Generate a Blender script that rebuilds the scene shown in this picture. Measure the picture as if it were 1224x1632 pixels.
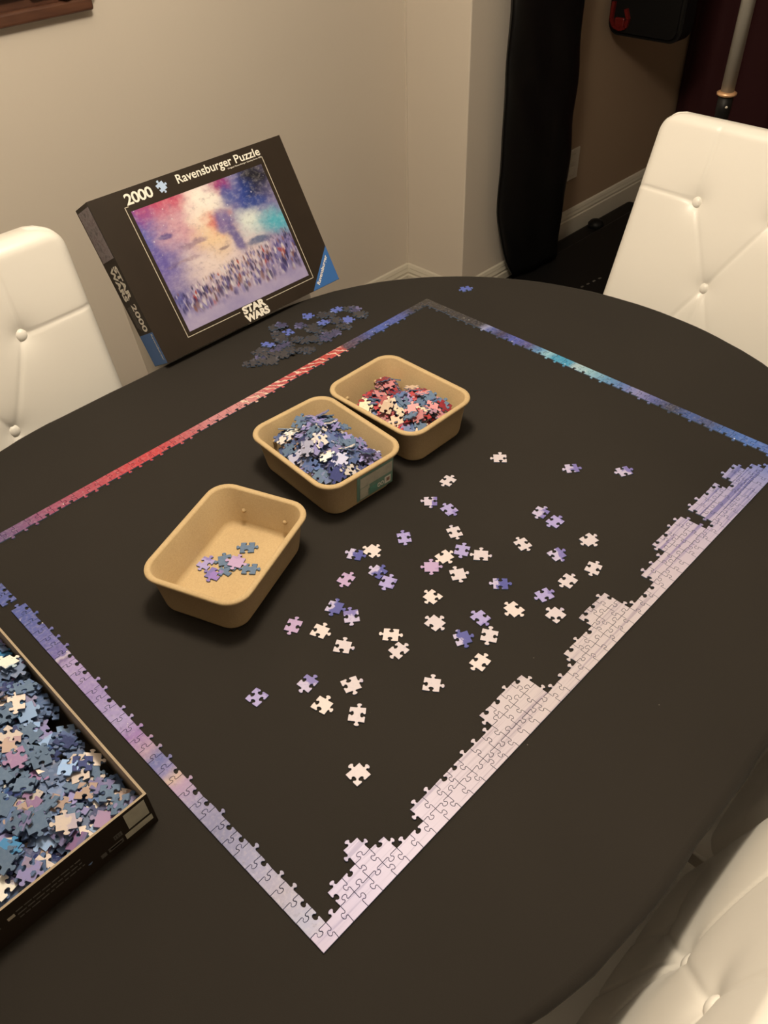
import bpy, bmesh, math, random
from mathutils import Matrix, Vector
import numpy as np

for o in list(bpy.data.objects):
    bpy.data.objects.remove(o)
scene = bpy.context.scene
COL = scene.collection
TZ = 0.76          # height of the table top above the floor

# ------------------------------------------------------------------ camera
RM = [[0.696911753, -0.716518329, -0.030257103],
      [-0.502340014, -0.457613547, -0.733651383],
      [0.511828603, 0.526489625, -0.678852086]]
cam_data = bpy.data.cameras.new('camera')
cam = bpy.data.objects.new('camera', cam_data)
COL.objects.link(cam)
right, down, fwd = (Vector(r) for r in RM)
rot = Matrix((right, -down, -fwd)).transposed()
cam.matrix_world = Matrix.Translation((-0.14119647, -0.2488494, 0.80723599 + TZ)) @ rot.to_4x4()
cam_data.sensor_fit = 'VERTICAL'
cam_data.sensor_height = 36.0
cam_data.lens = 1300.0 / 1632.0 * 36.0
cam_data.clip_start = 0.02
scene.camera = cam

# ------------------------------------------------------------------ light
world = bpy.data.worlds.new('world')
scene.world = world
world.use_nodes = True
world.node_tree.nodes['Background'].inputs['Color'].default_value = (1.0, 0.86, 0.68, 1)
world.node_tree.nodes['Background'].inputs['Strength'].default_value = 0.0


WARM = (1.0, 0.85, 0.65)
def bulb(name, loc, radius, power, color):
    ld = bpy.data.lights.new(name, 'POINT')
    ld.shadow_soft_size = radius
    ld.energy = power
    ld.color = color
    lo = bpy.data.objects.new(name, ld)
    COL.objects.link(lo)
    lo.location = loc


bulb('table_lamp_offscreen', (0.47, 0.44, TZ + 1.38), 0.13, 63.0, WARM)      # the lamp hanging over the middle of the table
vs = scene.view_settings
vs.view_transform = 'Standard'
vs.look = 'None'
vs.gamma = 1.0
vs.use_curve_mapping = False
vs.exposure = 0.0


# ------------------------------------------------------------------ helpers
def lin(c):
    c = c / 255.0
    return c / 12.92 if c <= 0.04045 else ((c + 0.055) / 1.055) ** 2.4


def rgb(r, g, b):
    return (lin(r), lin(g), lin(b), 1.0)


def pr(r, g, b):
    """printed ink: colour as photographed, with the warm lamp taken out"""
    return (min(0.9, lin(r) * 0.86), min(0.9, lin(g) * 0.93), min(0.9, lin(b) * 1.06), 1.0)


def tag(o, label=None, cat=None, group=None, kind=None):
    if label:
        o['label'] = label
    if cat:
        o['category'] = cat
    if group:
        o['group'] = group
    if kind:
        o['kind'] = kind
    return o


def link(o, parent=None):
    COL.objects.link(o)
    if parent is not None:
        o.parent = parent
    return o


def empty(name, loc=(0, 0, 0), rz=0.0):
    o = bpy.data.objects.new(name, None)
    o.empty_display_size = 0.05
    COL.objects.link(o)
    o.location = loc
    o.rotation_euler = (0, 0, rz)
    return o


def mesh_obj(name, verts, faces, mats, parent=None, loc=(0, 0, 0), smooth=False, midx=None):
    me = bpy.data.meshes.new(name)
    me.from_pydata([tuple(v) for v in verts], [], [tuple(f) for f in faces])
    for m in (mats if isinstance(mats, (list, tuple)) else [mats]):
        me.materials.append(m)
    if midx is not None:
        me.polygons.foreach_set('material_index', midx)
    if smooth:
        me.polygons.foreach_set('use_smooth', [True] * len(me.polygons))
    me.update()
    o = bpy.data.objects.new(name, me)
    o.location = loc
    return link(o, parent)


def bm_obj(name, bm, mats, parent=None, loc=(0, 0, 0), smooth=False):
    me = bpy.data.meshes.new(name)
    bm.normal_update()
    bm.to_mesh(me)
    bm.free()
    for m in (mats if isinstance(mats, (list, tuple)) else [mats]):
        me.materials.append(m)
    if smooth:
        me.polygons.foreach_set('use_smooth', [True] * len(me.polygons))
    o = bpy.data.objects.new(name, me)
    o.location = loc
    return link(o, parent)


def add_box(bm, x0, x1, y0, y1, z0, z1, mi=0):
    vs_ = [bm.verts.new(p) for p in ((x0, y0, z0), (x1, y0, z0), (x1, y1, z0), (x0, y1, z0),
                                     (x0, y0, z1), (x1, y0, z1), (x1, y1, z1), (x0, y1, z1))]
    for f in ((3, 2, 1, 0), (4, 5, 6, 7), (0, 1, 5, 4), (1, 2, 6, 5), (2, 3, 7, 6), (3, 0, 4, 7)):
        fc = bm.faces.new([vs_[i] for i in f])
        fc.material_index = mi


def box(name, x0, x1, y0, y1, z0, z1, mat, parent=None, bevel=0.0, seg=2, loc=(0, 0, 0)):
    bm = bmesh.new()
    add_box(bm, x0, x1, y0, y1, z0, z1)
    if bevel > 0:
        bmesh.ops.bevel(bm, geom=list(bm.edges), offset=bevel, segments=seg, affect='EDGES', profile=0.5)
    return bm_obj(name, bm, mat, parent, loc, smooth=False)


def lathe(name, prof, mat, parent=None, loc=(0, 0, 0), n=24, smooth=True):
    """prof: (radius, z) list, spun round z"""
    v, f = [], []
    for r, z in prof:
        for k in range(n):
            a = 2 * math.pi * k / n
            v.append((r * math.cos(a), r * math.sin(a), z))
    for i in range(len(prof) - 1):
        for k in range(n):
            a, b = i * n + k, i * n + (k + 1) % n
            f.append((a, b, b + n, a + n))
    f.append(tuple(reversed(range(n))))
    f.append(tuple(range((len(prof) - 1) * n, len(prof) * n)))
    return mesh_obj(name, v, f, mat, parent, loc, smooth)


# ------------------------------------------------------------------ materials
class NT:
    def __init__(self, name):
        self.m = bpy.data.materials.new(name)
        self.m.use_nodes = True
        self.t = self.m.node_tree
        self.b = self.t.nodes['Principled BSDF']

    def n(self, kind, **kw):
        nd = self.t.nodes.new(kind)
        for k, v in kw.items():
            setattr(nd, k, v)
        return nd

    def l(self, a, b):
        self.t.links.new(a, b)

    def noise(self, vec, scale, detail=3.0, rough=0.5):
        nd = self.n('ShaderNodeTexNoise')
        nd.inputs['Scale'].default_value = scale
        nd.inputs['Detail'].default_value = detail
        nd.inputs['Roughness'].default_value = rough
        if vec is not None:
            self.l(vec, nd.inputs['Vector'])
        return nd

    def ramp(self, fac, stops, interp='LINEAR'):
        nd = self.n('ShaderNodeValToRGB')
        cr = nd.color_ramp
        cr.interpolation = interp
        stops = sorted(stops, key=lambda s: s[0])
        while len(cr.elements) < len(stops):
            cr.elements.new(0.5)
        for i, (p, c) in enumerate(stops):
            cr.elements[i].position = p
        for i, (p, c) in enumerate(stops):
            cr.elements[i].color = c if len(c) == 4 else (*c, 1)
        self.l(fac, nd.inputs['Fac'])
        return nd.outputs['Color']

    def math(self, op, a, b=None, clamp=False):
        nd = self.n('ShaderNodeMath', operation=op)
        nd.use_clamp = clamp
        for i, x in enumerate((a, b)):
            if x is None:
                continue
            if isinstance(x, (int, float)):
                nd.inputs[i].default_value = x
            else:
                self.l(x, nd.inputs[i])
        return nd.outputs[0]

    def mix(self, fac, a, b, mode='MIX'):
        nd = self.n('ShaderNodeMix', data_type='RGBA', blend_type=mode)
        for i, x in ((0, fac), (6, a), (7, b)):
            if isinstance(x, (int, float)):
                nd.inputs[i].default_value = x
            elif isinstance(x, tuple):
                nd.inputs[i].default_value = x if len(x) == 4 else (*x, 1)
            else:
                self.l(x, nd.inputs[i])
        return nd.outputs[2]

    def smooth(self, val, lo, hi):
        nd = self.n('ShaderNodeMapRange', interpolation_type='SMOOTHSTEP')
        nd.inputs['From Min'].default_value = lo
        nd.inputs['From Max'].default_value = hi
        self.l(val, nd.inputs['Value'])
        return nd.outputs['Result']

    def bump(self, height, strength, dist=0.001):
        nd = self.n('ShaderNodeBump')
        nd.inputs['Strength'].default_value = strength
        nd.inputs['Distance'].default_value = dist
        self.l(height, nd.inputs['Height'])
        self.l(nd.outputs[0], self.b.inputs['Normal'])

    def set(self, color=None, rough=None, spec=None, metal=None, sheen=None):
        if color is not None:
            if isinstance(color, tuple):
                self.b.inputs['Base Color'].default_value = color if len(color) == 4 else (*color, 1)
            else:
                self.l(color, self.b.inputs['Base Color'])
        if rough is not None:
            self.b.inputs['Roughness'].default_value = rough
        if spec is not None:
            self.b.inputs['Specular IOR Level'].default_value = spec
        if metal is not None:
            self.b.inputs['Metallic'].default_value = metal
        if sheen is not None:
            self.b.inputs['Sheen Weight'].default_value = sheen
        return self

    def coord(self, which='Object'):
        return self.n('ShaderNodeTexCoord').outputs[which]

    def scaled(self, vec, sx, sy, sz):
        nd = self.n('ShaderNodeMapping')
        nd.inputs['Scale'].default_value = (sx, sy, sz)
        self.l(vec, nd.inputs['Vector'])
        return nd.outputs[0]


def plain(name, color, rough=0.5, spec=0.5, metal=0.0, var=0.0, vscale=8.0, bump=0.0, bscale=60.0):
    t = NT(name)
    t.set(rough=rough, spec=spec, metal=metal)
    co = t.coord()
    if var > 0:
        nz = t.noise(co, vscale, 4)
        a = tuple(max(0, c * (1 - var)) for c in color[:3])
        b = tuple(min(1, c * (1 + var)) for c in color[:3])
        t.set(color=t.ramp(nz.outputs['Fac'], [(0.25, a), (0.75, b)]))
    else:
        t.set(color=tuple(color[:3]))
    if bump > 0:
        t.bump(t.noise(co, bscale, 5).outputs['Fac'], bump)
    return t.m


def make_cloth_mat():
    t = NT('black_cloth')
    co = t.coord()
    weave = t.noise(t.scaled(co, 1, 1.3, 1), 900, 2)
    big = t.noise(co, 3.0, 3)
    base = t.ramp(big.outputs['Fac'], [(0.3, (0.0160, 0.0132, 0.0105)), (0.7, (0.0205, 0.0170, 0.0135))])
    vor = t.n('ShaderNodeTexVoronoi')
    vor.inputs['Scale'].default_value = 26.0
    t.l(co, vor.inputs['Vector'])
    lint = t.math('LESS_THAN', vor.outputs['Distance'], 0.020)
    sel = t.noise(co, 7.0, 1)
    lint2 = t.math('MULTIPLY', lint, t.math('GREATER_THAN', sel.outputs['Fac'], 0.56))
    t.set(color=t.mix(lint2, base, (0.16, 0.15, 0.14, 1)), rough=0.85, spec=0.25, sheen=0.06)
    t.bump(weave.outputs['Fac'], 0.25, 0.0006)
    return t.m


def make_leather():
    t = NT('cream_leather')
    co = t.coord()
    f = t.noise(co, 320, 4)
    t.set(color=(0.81, 0.785, 0.735), rough=0.36, spec=0.5)
    t.bump(f.outputs['Fac'], 0.06, 0.0008)
    return t.m


def make_wall(name, c):
    t = NT(name)
    co = t.coord()
    f = t.noise(co, 70, 4)
    v = t.noise(co, 1.5, 3)
    t.set(color=t.ramp(v.outputs['Fac'], [(0.3, tuple(x * 0.985 for x in c)), (0.7, tuple(min(1, x * 1.015) for x in c))]),
          rough=0.7, spec=0.3)
    t.bump(f.outputs['Fac'], 0.12, 0.002)
    return t.m


def make_kraft():
    t = NT('kraft_fibre')
    co = t.coord()
    f = t.noise(co, 500, 5, 0.7)
    v = t.noise(co, 14, 4)
    c = t.mix(0.35, t.ramp(v.outputs['Fac'], [(0.3, (0.465, 0.336, 0.183)), (0.7, (0.535, 0.398, 0.225))]),
              t.ramp(f.outputs['Fac'], [(0.35, (0.385, 0.281, 0.148)), (0.65, (0.585, 0.447, 0.263))]))
    t.set(color=c, rough=0.8, spec=0.2)
    t.bump(f.outputs['Fac'], 0.2, 0.0008)
    return t.m


def make_wood(name, a, b, scale=18):
    t = NT(name)
    co = t.coord()
    nz = t.noise(t.scaled(co, 1.0, 6.0, 6.0), scale, 5)
    t.set(color=t.ramp(nz.outputs['Fac'], [(0.3, a), (0.7, b)]), rough=0.45, spec=0.5)
    t.bump(nz.outputs['Fac'], 0.15, 0.001)
    return t.m


def make_satin(name, c, rough):
    t = NT(name)
    co = t.coord()
    nz = t.noise(t.scaled(co, 1, 1, 0.45), 22, 4)
    t.set(color=c, rough=rough, spec=0.4)
    t.bump(nz.outputs['Fac'], 0.35, 0.006)
    return t.m


M = {}
M['cloth'] = make_cloth_mat()
M['leather'] = make_leather()
M['wall'] = make_wall('greige_wall_paint', (0.72, 0.655, 0.575))
M['brown_wall'] = make_wall('taupe_wall_paint', (0.36, 0.265, 0.185))
M['ceiling'] = make_wall('white_ceiling_paint', (0.80, 0.785, 0.75))
M['trim'] = plain('cream_trim_paint', (0.66, 0.62, 0.53), 0.4, 0.5, var=0.03)
M['floor'] = make_wood('dark_floor_planks', (0.10, 0.075, 0.055), (0.15, 0.115, 0.085), 6)
M['kraft'] = make_kraft()
M['darkwood'] = make_wood('dark_carved_wood', (0.055, 0.020, 0.012), (0.13, 0.055, 0.030), 9)
M['tablewood'] = make_wood('black_table_wood', (0.02, 0.014, 0.01), (0.035, 0.024, 0.018), 10)
M['legwood'] = make_wood('espresso_leg_wood', (0.03, 0.018, 0.012), (0.055, 0.034, 0.022), 14)
M['blackboard'] = plain('black_printed_board', (0.026, 0.0185, 0.0130), 0.50, 0.22, var=0.1, vscale=20)
M['boxboard'] = plain('grey_brown_board', (0.36, 0.29, 0.21), 0.8, 0.2, var=0.1, vscale=40)
M['white_ink'] = plain('white_ink', (0.80, 0.77, 0.70), 0.5, 0.4)
M['grey_ink'] = plain('grey_ink', (0.13, 0.122, 0.11), 0.5, 0.4)
M['line_ink'] = plain('cream_line_ink', (0.55, 0.51, 0.42), 0.5, 0.4)
M['blue_ink'] = plain('blue_ink', (0.035, 0.135, 0.40), 0.45, 0.5)
M['pale_blue_ink'] = plain('pale_blue_ink', (0.42, 0.55, 0.78), 0.5, 0.4)
M['black_fabric'] = make_satin('black_satin', (0.0045, 0.0045, 0.005), 0.36)
M['maroon'] = make_satin('maroon_cloth', (0.042, 0.006, 0.009), 0.8)
M['black_plastic'] = plain('black_plastic', (0.0065, 0.0062, 0.0062), 0.5, 0.25, bump=0.1)
M['red_plastic'] = plain('red_plastic', (0.13, 0.009, 0.008), 0.35, 0.5)
M['grey_metal'] = plain('grey_painted_metal', (0.36, 0.345, 0.31), 0.42, 0.5, metal=0.0)
M['copper'] = plain('copper_collar', (0.75, 0.45, 0.25), 0.35, 0.5, metal=0.5)
M['plate'] = plain('outlet_plastic', (0.62, 0.58, 0.50), 0.4, 0.5)
M['sticker_green'] = plain('green_sticker_ink', (0.17, 0.30, 0.24), 0.5, 0.4, var=0.2, vscale=60)
M['sticker_pale'] = plain('pale_sticker_ink', (0.50, 0.49, 0.40), 0.5, 0.4, var=0.12, vscale=90)
M['sticker_teal'] = plain('teal_sticker_ink', (0.13, 0.33, 0.27), 0.5, 0.4, var=0.15, vscale=60)
M['brown_ink'] = plain('brown_ink', (0.30, 0.17, 0.12), 0.5, 0.4)

# ------------------------------------------------------------------ the room
XL, XR, YN, YF, ZC = -2.1, 3.72, -2.3, 1.79, 2.45
PX, PY = 2.026, 1.52       # the corner pier
WR = 1.61                  # the brown wall beyond the pier


def struct(name, *a, **k):
    return tag(box(name, *a, **k), kind='structure')


fl = tag(empty('floor'), kind='structure')
fl['label'] = 'dark wooden floor under the dining table'
npl = 0
y = YN - 0.1
while y < YF + 0.2:
    off = (npl % 3) * 0.6
    bmf = box('plank', XL - 0.1, XR + 0.1, y, y + 0.146, -0.02, 0.0, M['floor'], fl, bevel=0.0015, seg=1)
    y += 0.149
    npl += 1
struct('ceiling', XL - 0.1, XR + 0.1, YN - 0.1, YF + 0.1, ZC, ZC + 0.05, M['ceiling'])
struct('wall_back', XL - 0.1, PX + 0.02, YF, YF + 0.1, 0, ZC, M['wall'])
struct('wall_pier', PX, 2.60, PY, YF + 0.1, 0, ZC, M['wall'], bevel=0.004)
struct('wall_alcove', 2.60, XR + 0.1, WR, WR + 0.1, 0, ZC, M['brown_wall'])
struct('wall_right', XR, XR + 0.1, YN - 0.1, WR, 0, ZC, M['brown_wall'])
struct('wall_left', XL - 0.1, XL, YN - 0.1, YF, 0, ZC, M['wall'])
struct('wall_front', XL, XR, YN - 0.1, YN, 0, ZC, M['wall'])


def baseboard(name, p, q, n):
    """moulded board along p->q on the wall, n = direction into the room"""
    prof = [(0, 0), (0.016, 0), (0.016, 0.088), (0.012, 0.092), (0.012, 0.098), (0.014, 0.101), (0.010, 0.112),
            (0.010, 0.116), (0.006, 0.126), (0, 0.130)]
    v = []
    for (x, y_) in (p, q):
        for d, z in prof:
            v.append((x + n[0] * d, y_ + n[1] * d, z))
    k = len(prof)
    f = [(i, i + 1, k + i + 1, k + i) for i in range(k - 1)]
    f += [tuple(range(k)), tuple(reversed(range(k, 2 * k)))]
    o = mesh_obj(name, v, f, M['trim'])
    bmx = bmesh.new()
    bmx.from_mesh(o.data)
    bmesh.ops.recalc_face_normals(bmx, faces=bmx.faces)
    bmx.to_mesh(o.data)
    bmx.free()
    return tag(o, kind='structure')


baseboard('baseboard_back', (XL, YF), (PX - 0.0, YF), (0, -1))
baseboard('baseboard_pier_side', (PX, YF), (PX, PY - 0.016), (-1, 0))
baseboard('baseboard_pier_face', (PX - 0.016, PY), (2.60, PY), (0, -1))
baseboard('baseboard_alcove', (2.60, WR), (XR, WR), (0, -1))
# thin painted-over bead where the two back walls meet
box('trim_1', PX - 0.006, PX + 0.001, YF - 0.006, YF + 0.001, 0.13, ZC, M['wall'])['kind'] = 'structure'

# outlet plate on the brown wall
op = tag(empty('outlet_plate', (2.815, WR, TZ - 0.438)), 'pale plastic outlet plate on the brown wall above the baseboard', 'outlet')
pl_ = box('plate', -0.045, 0.045, -0.006, 0, -0.062, 0.062, M['plate'], op, bevel=0.003)
for dz in (-0.026, 0.026):
    box('socket', -0.017, 0.017, -0.0085, -0.0055, dz - 0.017, dz + 0.017, M['trim'], pl_, bevel=0.002)

# ------------------------------------------------------------------ carved wall panel
wp = tag(empty('carved_wood_panel', (0.345, YF, TZ + 0.398)), 'dark brown carved wooden wall panel hanging on the beige wall', 'wall art')
box('backing_board', 0.0, 0.60, -0.014, 0.0, 0.008, 0.46, M['darkwood'], wp, bevel=0.003)
box('frame_bar', -0.004, 0.600, -0.030, -0.001, 0.0, 0.028, M['darkwood'], wp, bevel=0.006, seg=3)
box('frame_bar', -0.004, 0.606, -0.030, -0.001, 0.44, 0.468, M['darkwood'], wp, bevel=0.006, seg=3)
box('frame_bar', 0.585, 0.612, -0.028, -0.001, 0.024, 0.445, M['darkwood'], wp, bevel=0.006, seg=3)
box('frame_bar', -0.006, 0.02, -0.028, -0.001, 0.024, 0.445, M['darkwood'], wp, bevel=0.006, seg=3)
random.seed(4)
for (x0, x1, z0, z1, d) in ((0.03, 0.17, 0.032, 0.10, .022), (0.18, 0.30, 0.034, 0.13, .026), (0.31, 0.445, 0.052, 0.14, .03),
                            (0.455, 0.53, 0.040, 0.12, .024), (0.54, 0.578, 0.036, 0.20, .03), (0.03, 0.14, 0.12, 0.24, .03),
                            (0.16, 0.30, 0.15, 0.28, .022), (0.32, 0.44, 0.16, 0.30, .028), (0.46, 0.53, 0.14, 0.27, .022),
                            (0.04, 0.22, 0.26, 0.42, .026), (0.25, 0.42, 0.32, 0.42, .022), (0.44, 0.575, 0.29, 0.42, .028)):
    box('relief_block', x0, x1, -d - 0.006, -0.013, z0, z1, M['darkwood'], wp, bevel=0.009, seg=3)
for (x, z) in ((0.50, 0.085), (0.535, 0.05), (0.24, 0.09), (0.38, 0.10)):
    lathe('carved_boss', [(0.018, 0), (0.017, 0.006), (0.012, 0.011), (0.004, 0.013)], M['darkwood'], wp, (x, -0.034, z)).rotation_euler = (math.pi / 2, 0, 0)

# ------------------------------------------------------------------ things in the alcove
def drape(name, x0, x1, yc, z0, z1, folds, amp, mat, thick, axis='x', taper=None, seed=1, wr=0.0):
    """hanging folded cloth, a closed thick sheet running along x (or y)"""
    rnd = random.Random(seed)
    nx, nz = 90, 50
    ph = [rnd.uniform(0, 6.28) for _ in range(6)]
    front, back = [], []
    for j in range(nz + 1):
        tz = j / nz
        z = z0 + (z1 - z0) * tz
        a, b = x0, x1
        if taper:
            a, b = taper(tz, x0, x1)
        for i in range(nx + 1):
            s = i / nx
            x = a + (b - a) * s
            w = amp * math.sin(2 * math.pi * folds * s + ph[0] + 0.5 * math.sin(3 * tz + ph[1]))
            w += amp * 0.45 * math.sin(2 * math.pi * folds * 1.9 * s + ph[2])
            w += wr * math.sin(38 * tz + 9 * s + ph[3]) * math.sin(5 * s + 7 * tz + ph[4])
            e = math.sqrt(max(0.0, 1 - (2 * s - 1) ** 8))
            front.append((x, yc + w - thick * 0.5 * e, z))
            back.append((x, yc + w * 0.6 + thick * 0.5 * e + 0.001, z))
    v = front + back
    n1 = len(front)
    W_ = nx + 1
    f = []
    for j in range(nz):
        for i in range(nx):
            a = j * W_ + i
            f.append((a, a + 1, a + W_ + 1, a + W_))
            f.append((n1 + a, n1 + a + W_, n1 + a + W_ + 1, n1 + a + 1))
    for i in range(nx):
        f.append((i, n1 + i, n1 + i + 1, i + 1))
        a = nz * W_ + i
        f.append((a, a + 1, n1 + a + 1, n1 + a))
    for j in range(nz):
        a = j * W_
        f.append((a, a + W_, n1 + a + W_, n1 + a))
        a = j * W_ + nx
        f.append((a, n1 + a, n1 + a + W_, a + W_))
    if axis == 'y':
        v = [(p[1], p[0], p[2]) for p in v]
        f = [tuple(reversed(q)) for q in f]
    return mesh_obj(name, v, f, mat, smooth=True)


def bag_taper(t, a, b):
    k = max(0.0, 1 - t / 0.16)
    return a + 0.115 * k ** 1.6 + 0.0 * t, b - 0.015 * k - 0.075 * max(0.0, (t - 0.25) / 0.75)


bc = drape('hanging_black_cover', 2.140, 2.540, 1.452, TZ - 0.66, TZ + 1.05, 0.9, 0.007, M['black_fabric'], 0.05, taper=bag_taper, seed=3, wr=0.005)
tag(bc, 'shiny black fabric cover hanging against the wall pier', 'curtain')

mc = drape('maroon_curtain', -0.2, 1.60, 3.60, 0.03, ZC - 0.12, 9, 0.022, M['maroon'], 0.012, axis='y', seed=8)
tag(mc, 'dark maroon curtain in the dim corner beside the brown wall', 'curtain')

# black bag with red buckle
bg = tag(empty('black_bag', (2.955, 1.29, TZ + 0.02)), 'black bag with a red buckle hanging in front of the brown wall', 'bag')
bm = bmesh.new()
pts = []
for (cx, cz, a0) in ((0.045, 0.045, 180), (0.255, 0.045, 270), (0.255, 0.40, 0), (0.045, 0.40, 90)):
    for k in range(7):
        a = math.radians(a0 + 15 * k)
        pts.append((cx + 0.045 * math.cos(a), cz + 0.045 * math.sin(a)))
v0 = [bm.verts.new((-0.05, p[0], p[1])) for p in pts]
v1 = [bm.verts.new((0.05, p[0], p[1])) for p in pts]
bm.faces.new(list(reversed(v0)))
bm.faces.new(v1)
for i in range(len(pts)):
    j = (i + 1) % len(pts)
    bm.faces.new((v0[i], v0[j], v1[j], v1[i]))
bmesh.ops.recalc_face_normals(bm, faces=bm.faces)
bmesh.ops.bevel(bm, geom=[e for e in bm.edges if abs(e.verts[0].co.x - e.verts[1].co.x) < 1e-6], offset=0.014, segments=3, affect='EDGES')
bm_obj('bag_body', bm, M['black_plastic'], bg)
bm = bmesh.new()
prev = None
path = [(0.275, 0.11), (0.277, 0.055), (0.262, 0.032), (0.235, 0.026), (0.215, 0.034), (0.208, 0.060), (0.222, 0.092)]
for i in range(len(path) - 1):
    (a, b), (c, d) = path[i], path[i + 1]
    L_ = math.hypot(c - a, d - b)
    nx_, nz_ = -(d - b) / L_ * 0.006, (c - a) / L_ * 0.006
    vv = [bm.verts.new((x_, p + s_ * nx_, q + s_ * nz_)) for x_ in (-0.062, -0.048) for (p, q, s_) in ((a, b, 1), (c, d, 1), (c, d, -1), (a, b, -1))]
    for fc in ((0, 1, 2, 3), (7, 6, 5, 4), (0, 4, 5, 1), (1, 5, 6, 2), (2, 6, 7, 3), (3, 7, 4, 0)):
        bm.faces.new([vv[q] for q in fc])
bmesh.ops.recalc_face_normals(bm, faces=bm.faces)
bk = tag(bm_obj('buckle', bm, M['red_plastic'], bg), 'curved red buckle')
box('buckle_tongue', -0.060, -0.048, 0.222, 0.262, 0.030, 0.062, M['red_plastic'], bk, bevel=0.005)
box('shoulder_strap', -0.012, 0.012, 0.06, 0.085, 0.42, ZC - TZ - 0.02, M['black_fabric'], bg, bevel=0.002)
box('shoulder_strap', -0.012, 0.012, 0.215, 0.24, 0.42, ZC - TZ - 0.02, M['black_fabric'], bg, bevel=0.002)

# standing pole
po = tag(empty('standing_pole', (1.985, 0.672, 0)), 'grey metal pole with copper collar standing before the maroon curtain', 'pole')
lathe('base', [(0.13, 0.0), (0.13, 0.012), (0.118, 0.02), (0.03, 0.026), (0.022, 0.05)], M['black_plastic'], po, n=32)
zt = TZ + 0.172
lt_ = lathe('lower_tube', [(0.0170, 0.045), (0.0170, zt - 0.04), (0.0180, zt - 0.036), (0.0180, zt)], M['black_plastic'], po)
lathe('collar', [(0.0190, zt), (0.0235, zt + 0.002), (0.0240, zt + 0.007), (0.0180, zt + 0.010)], M['copper'], po)
lathe('upper_tube', [(0.0160, zt + 0.010), (0.0160, zt + 0.75), (0.012, zt + 0.76)], M['grey_metal'], po)
for dz in (-0.022, -0.085):
    lathe('rivet', [(0.0032, 0), (0.0032, 0.002), (0.0015, 0.003)], M['plate'], lt_, (-0.0172 * 0.70, -0.0172 * 0.70, zt + dz), n=10).rotation_euler = (math.pi / 2, 0, -math.pi / 4)

# low black machine base
pf = tag(empty('black_machine_base', (2.60, 1.27, 0)), 'low black machine base lying on the floor below the baseboard', 'machine base')
dk_ = box('deck', -0.42, 0.62, -0.19, 0.19, 0.015, 0.085, M['black_plastic'], pf, bevel=0.012)
box('side_rail', -0.46, 0.64, 0.19, 0.285, 0.0, 0.062, M['black_plastic'], pf, bevel=0.02, seg=3)
box('side_rail', -0.46, 0.64, -0.255, -0.19, 0.0, 0.110, M['black_plastic'], pf, bevel=0.02, seg=3)
lathe('knob', [(0.034, 0), (0.034, 0.016), (0.025, 0.027), (0.008, 0.032)], M['black_plastic'], pf, (0.30, 0.235, 0.061))
for k in range(4):
    box('vent_mark', -0.235 + k * 0.033, -0.222 + k * 0.033, -0.055 - 0.004 * k, -0.048 - 0.004 * k, 0.084, 0.0865, M['grey_ink'], dk_)

# ------------------------------------------------------------------ table and cloth
CY, BH, X0L, X0R, AL, AR = 0.380, 0.577, 0.27, 0.72, 0.62, 0.527


def outline(n, inset=0.0):
    pts_ = []
    for k in range(n + 1):
        a = -math.pi / 2 + math.pi * k / n
        pts_.append((X0R + (AR - inset) * math.cos(a), CY + (BH - inset) * math.sin(a)))
    for k in range(1, 14):
        pts_.append((X0R + (X0L - X0R) * k / 14, CY + BH - inset))
    for k in range(n + 1):
        a = math.pi / 2 + math.pi * k / n
        pts_.append((X0L + (AL - inset) * math.cos(a), CY + (BH - inset) * math.sin(a)))
    for k in range(1, 14):
        pts_.append((X0L + (X0R - X0L) * k / 14, CY - BH + inset))
    return pts_


def prism(name, pts_, z0, z1, mat, parent=None):
    n = len(pts_)
    v = [(x, y_, z0) for x, y_ in pts_] + [(x, y_, z1) for x, y_ in pts_]
    f = [tuple(reversed(range(n))), tuple(range(n, 2 * n))]
    f += [(i, (i + 1) % n, n + (i + 1) % n, n + i) for i in range(n)]
    return mesh_obj(name, v, f, mat, parent)


tb = tag(empty('dining_table', (0, 0, 0)), 'oval dining table hidden beneath the black cloth', 'table')
prism('tabletop', outline(40, 0.012), TZ - 0.032, TZ - 0.0025, M['tablewood'], tb)
prism('apron', outline(40, 0.13), TZ - 0.09, TZ - 0.033, M['tablewood'], tb)
for sx in (0.24, 0.74):
    lathe('pedestal', [(0.16, 0), (0.16, 0.02), (0.06, 0.06), (0.05, 0.2), (0.065, 0.4), (0.05, 0.6), (0.09, TZ - 0.091)],
          M['tablewood'], tb, (sx, CY, 0))

ol = outline(70)
n = len(ol)
rings = []
rnd = random.Random(7)
ph = [rnd.uniform(0, 6.28) for _ in range(4)]
for lev in range(12):
    ring = []
    for i, (x, y_) in enumerate(ol):
        xa, ya = ol[i - 1]
        xb, yb = ol[(i + 1) % n]
        tx, ty = xb - xa, yb - ya
        L_ = math.hypot(tx, ty)
        nx_, ny_ = ty / L_, -tx / L_
        u = i / n * 2 * math.pi
        if lev < 5:
            a = lev / 4 * math.pi / 2
            d = -0.010 + 0.010 * math.sin(a)
            z = TZ - 0.010 + 0.010 * math.cos(a)
            wob = 0.0010 * math.sin(37 * u + ph[0]) * math.sin(a) + 0.0006 * math.sin(91 * u + ph[1]) * math.sin(a)
        else:
            t_ = (lev - 4) / 7
            z = TZ - 0.010 - 0.095 * t_ - 0.004 * t_ * math.sin(9 * u + ph[3])
            d = -0.024 * t_
            wob = 0.0010 * math.sin(37 * u + ph[0]) + 0.0006 * math.sin(91 * u + ph[1]) + t_ * (0.006 * math.sin(23 * u + ph[2]) + 0.003 * math.sin(51 * u + ph[1]))
        ring.append((x + nx_ * (d + wob), y_ + ny_ * (d + wob), z))
    rings.append(ring)
v = [p for r in rings for p in r]
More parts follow.
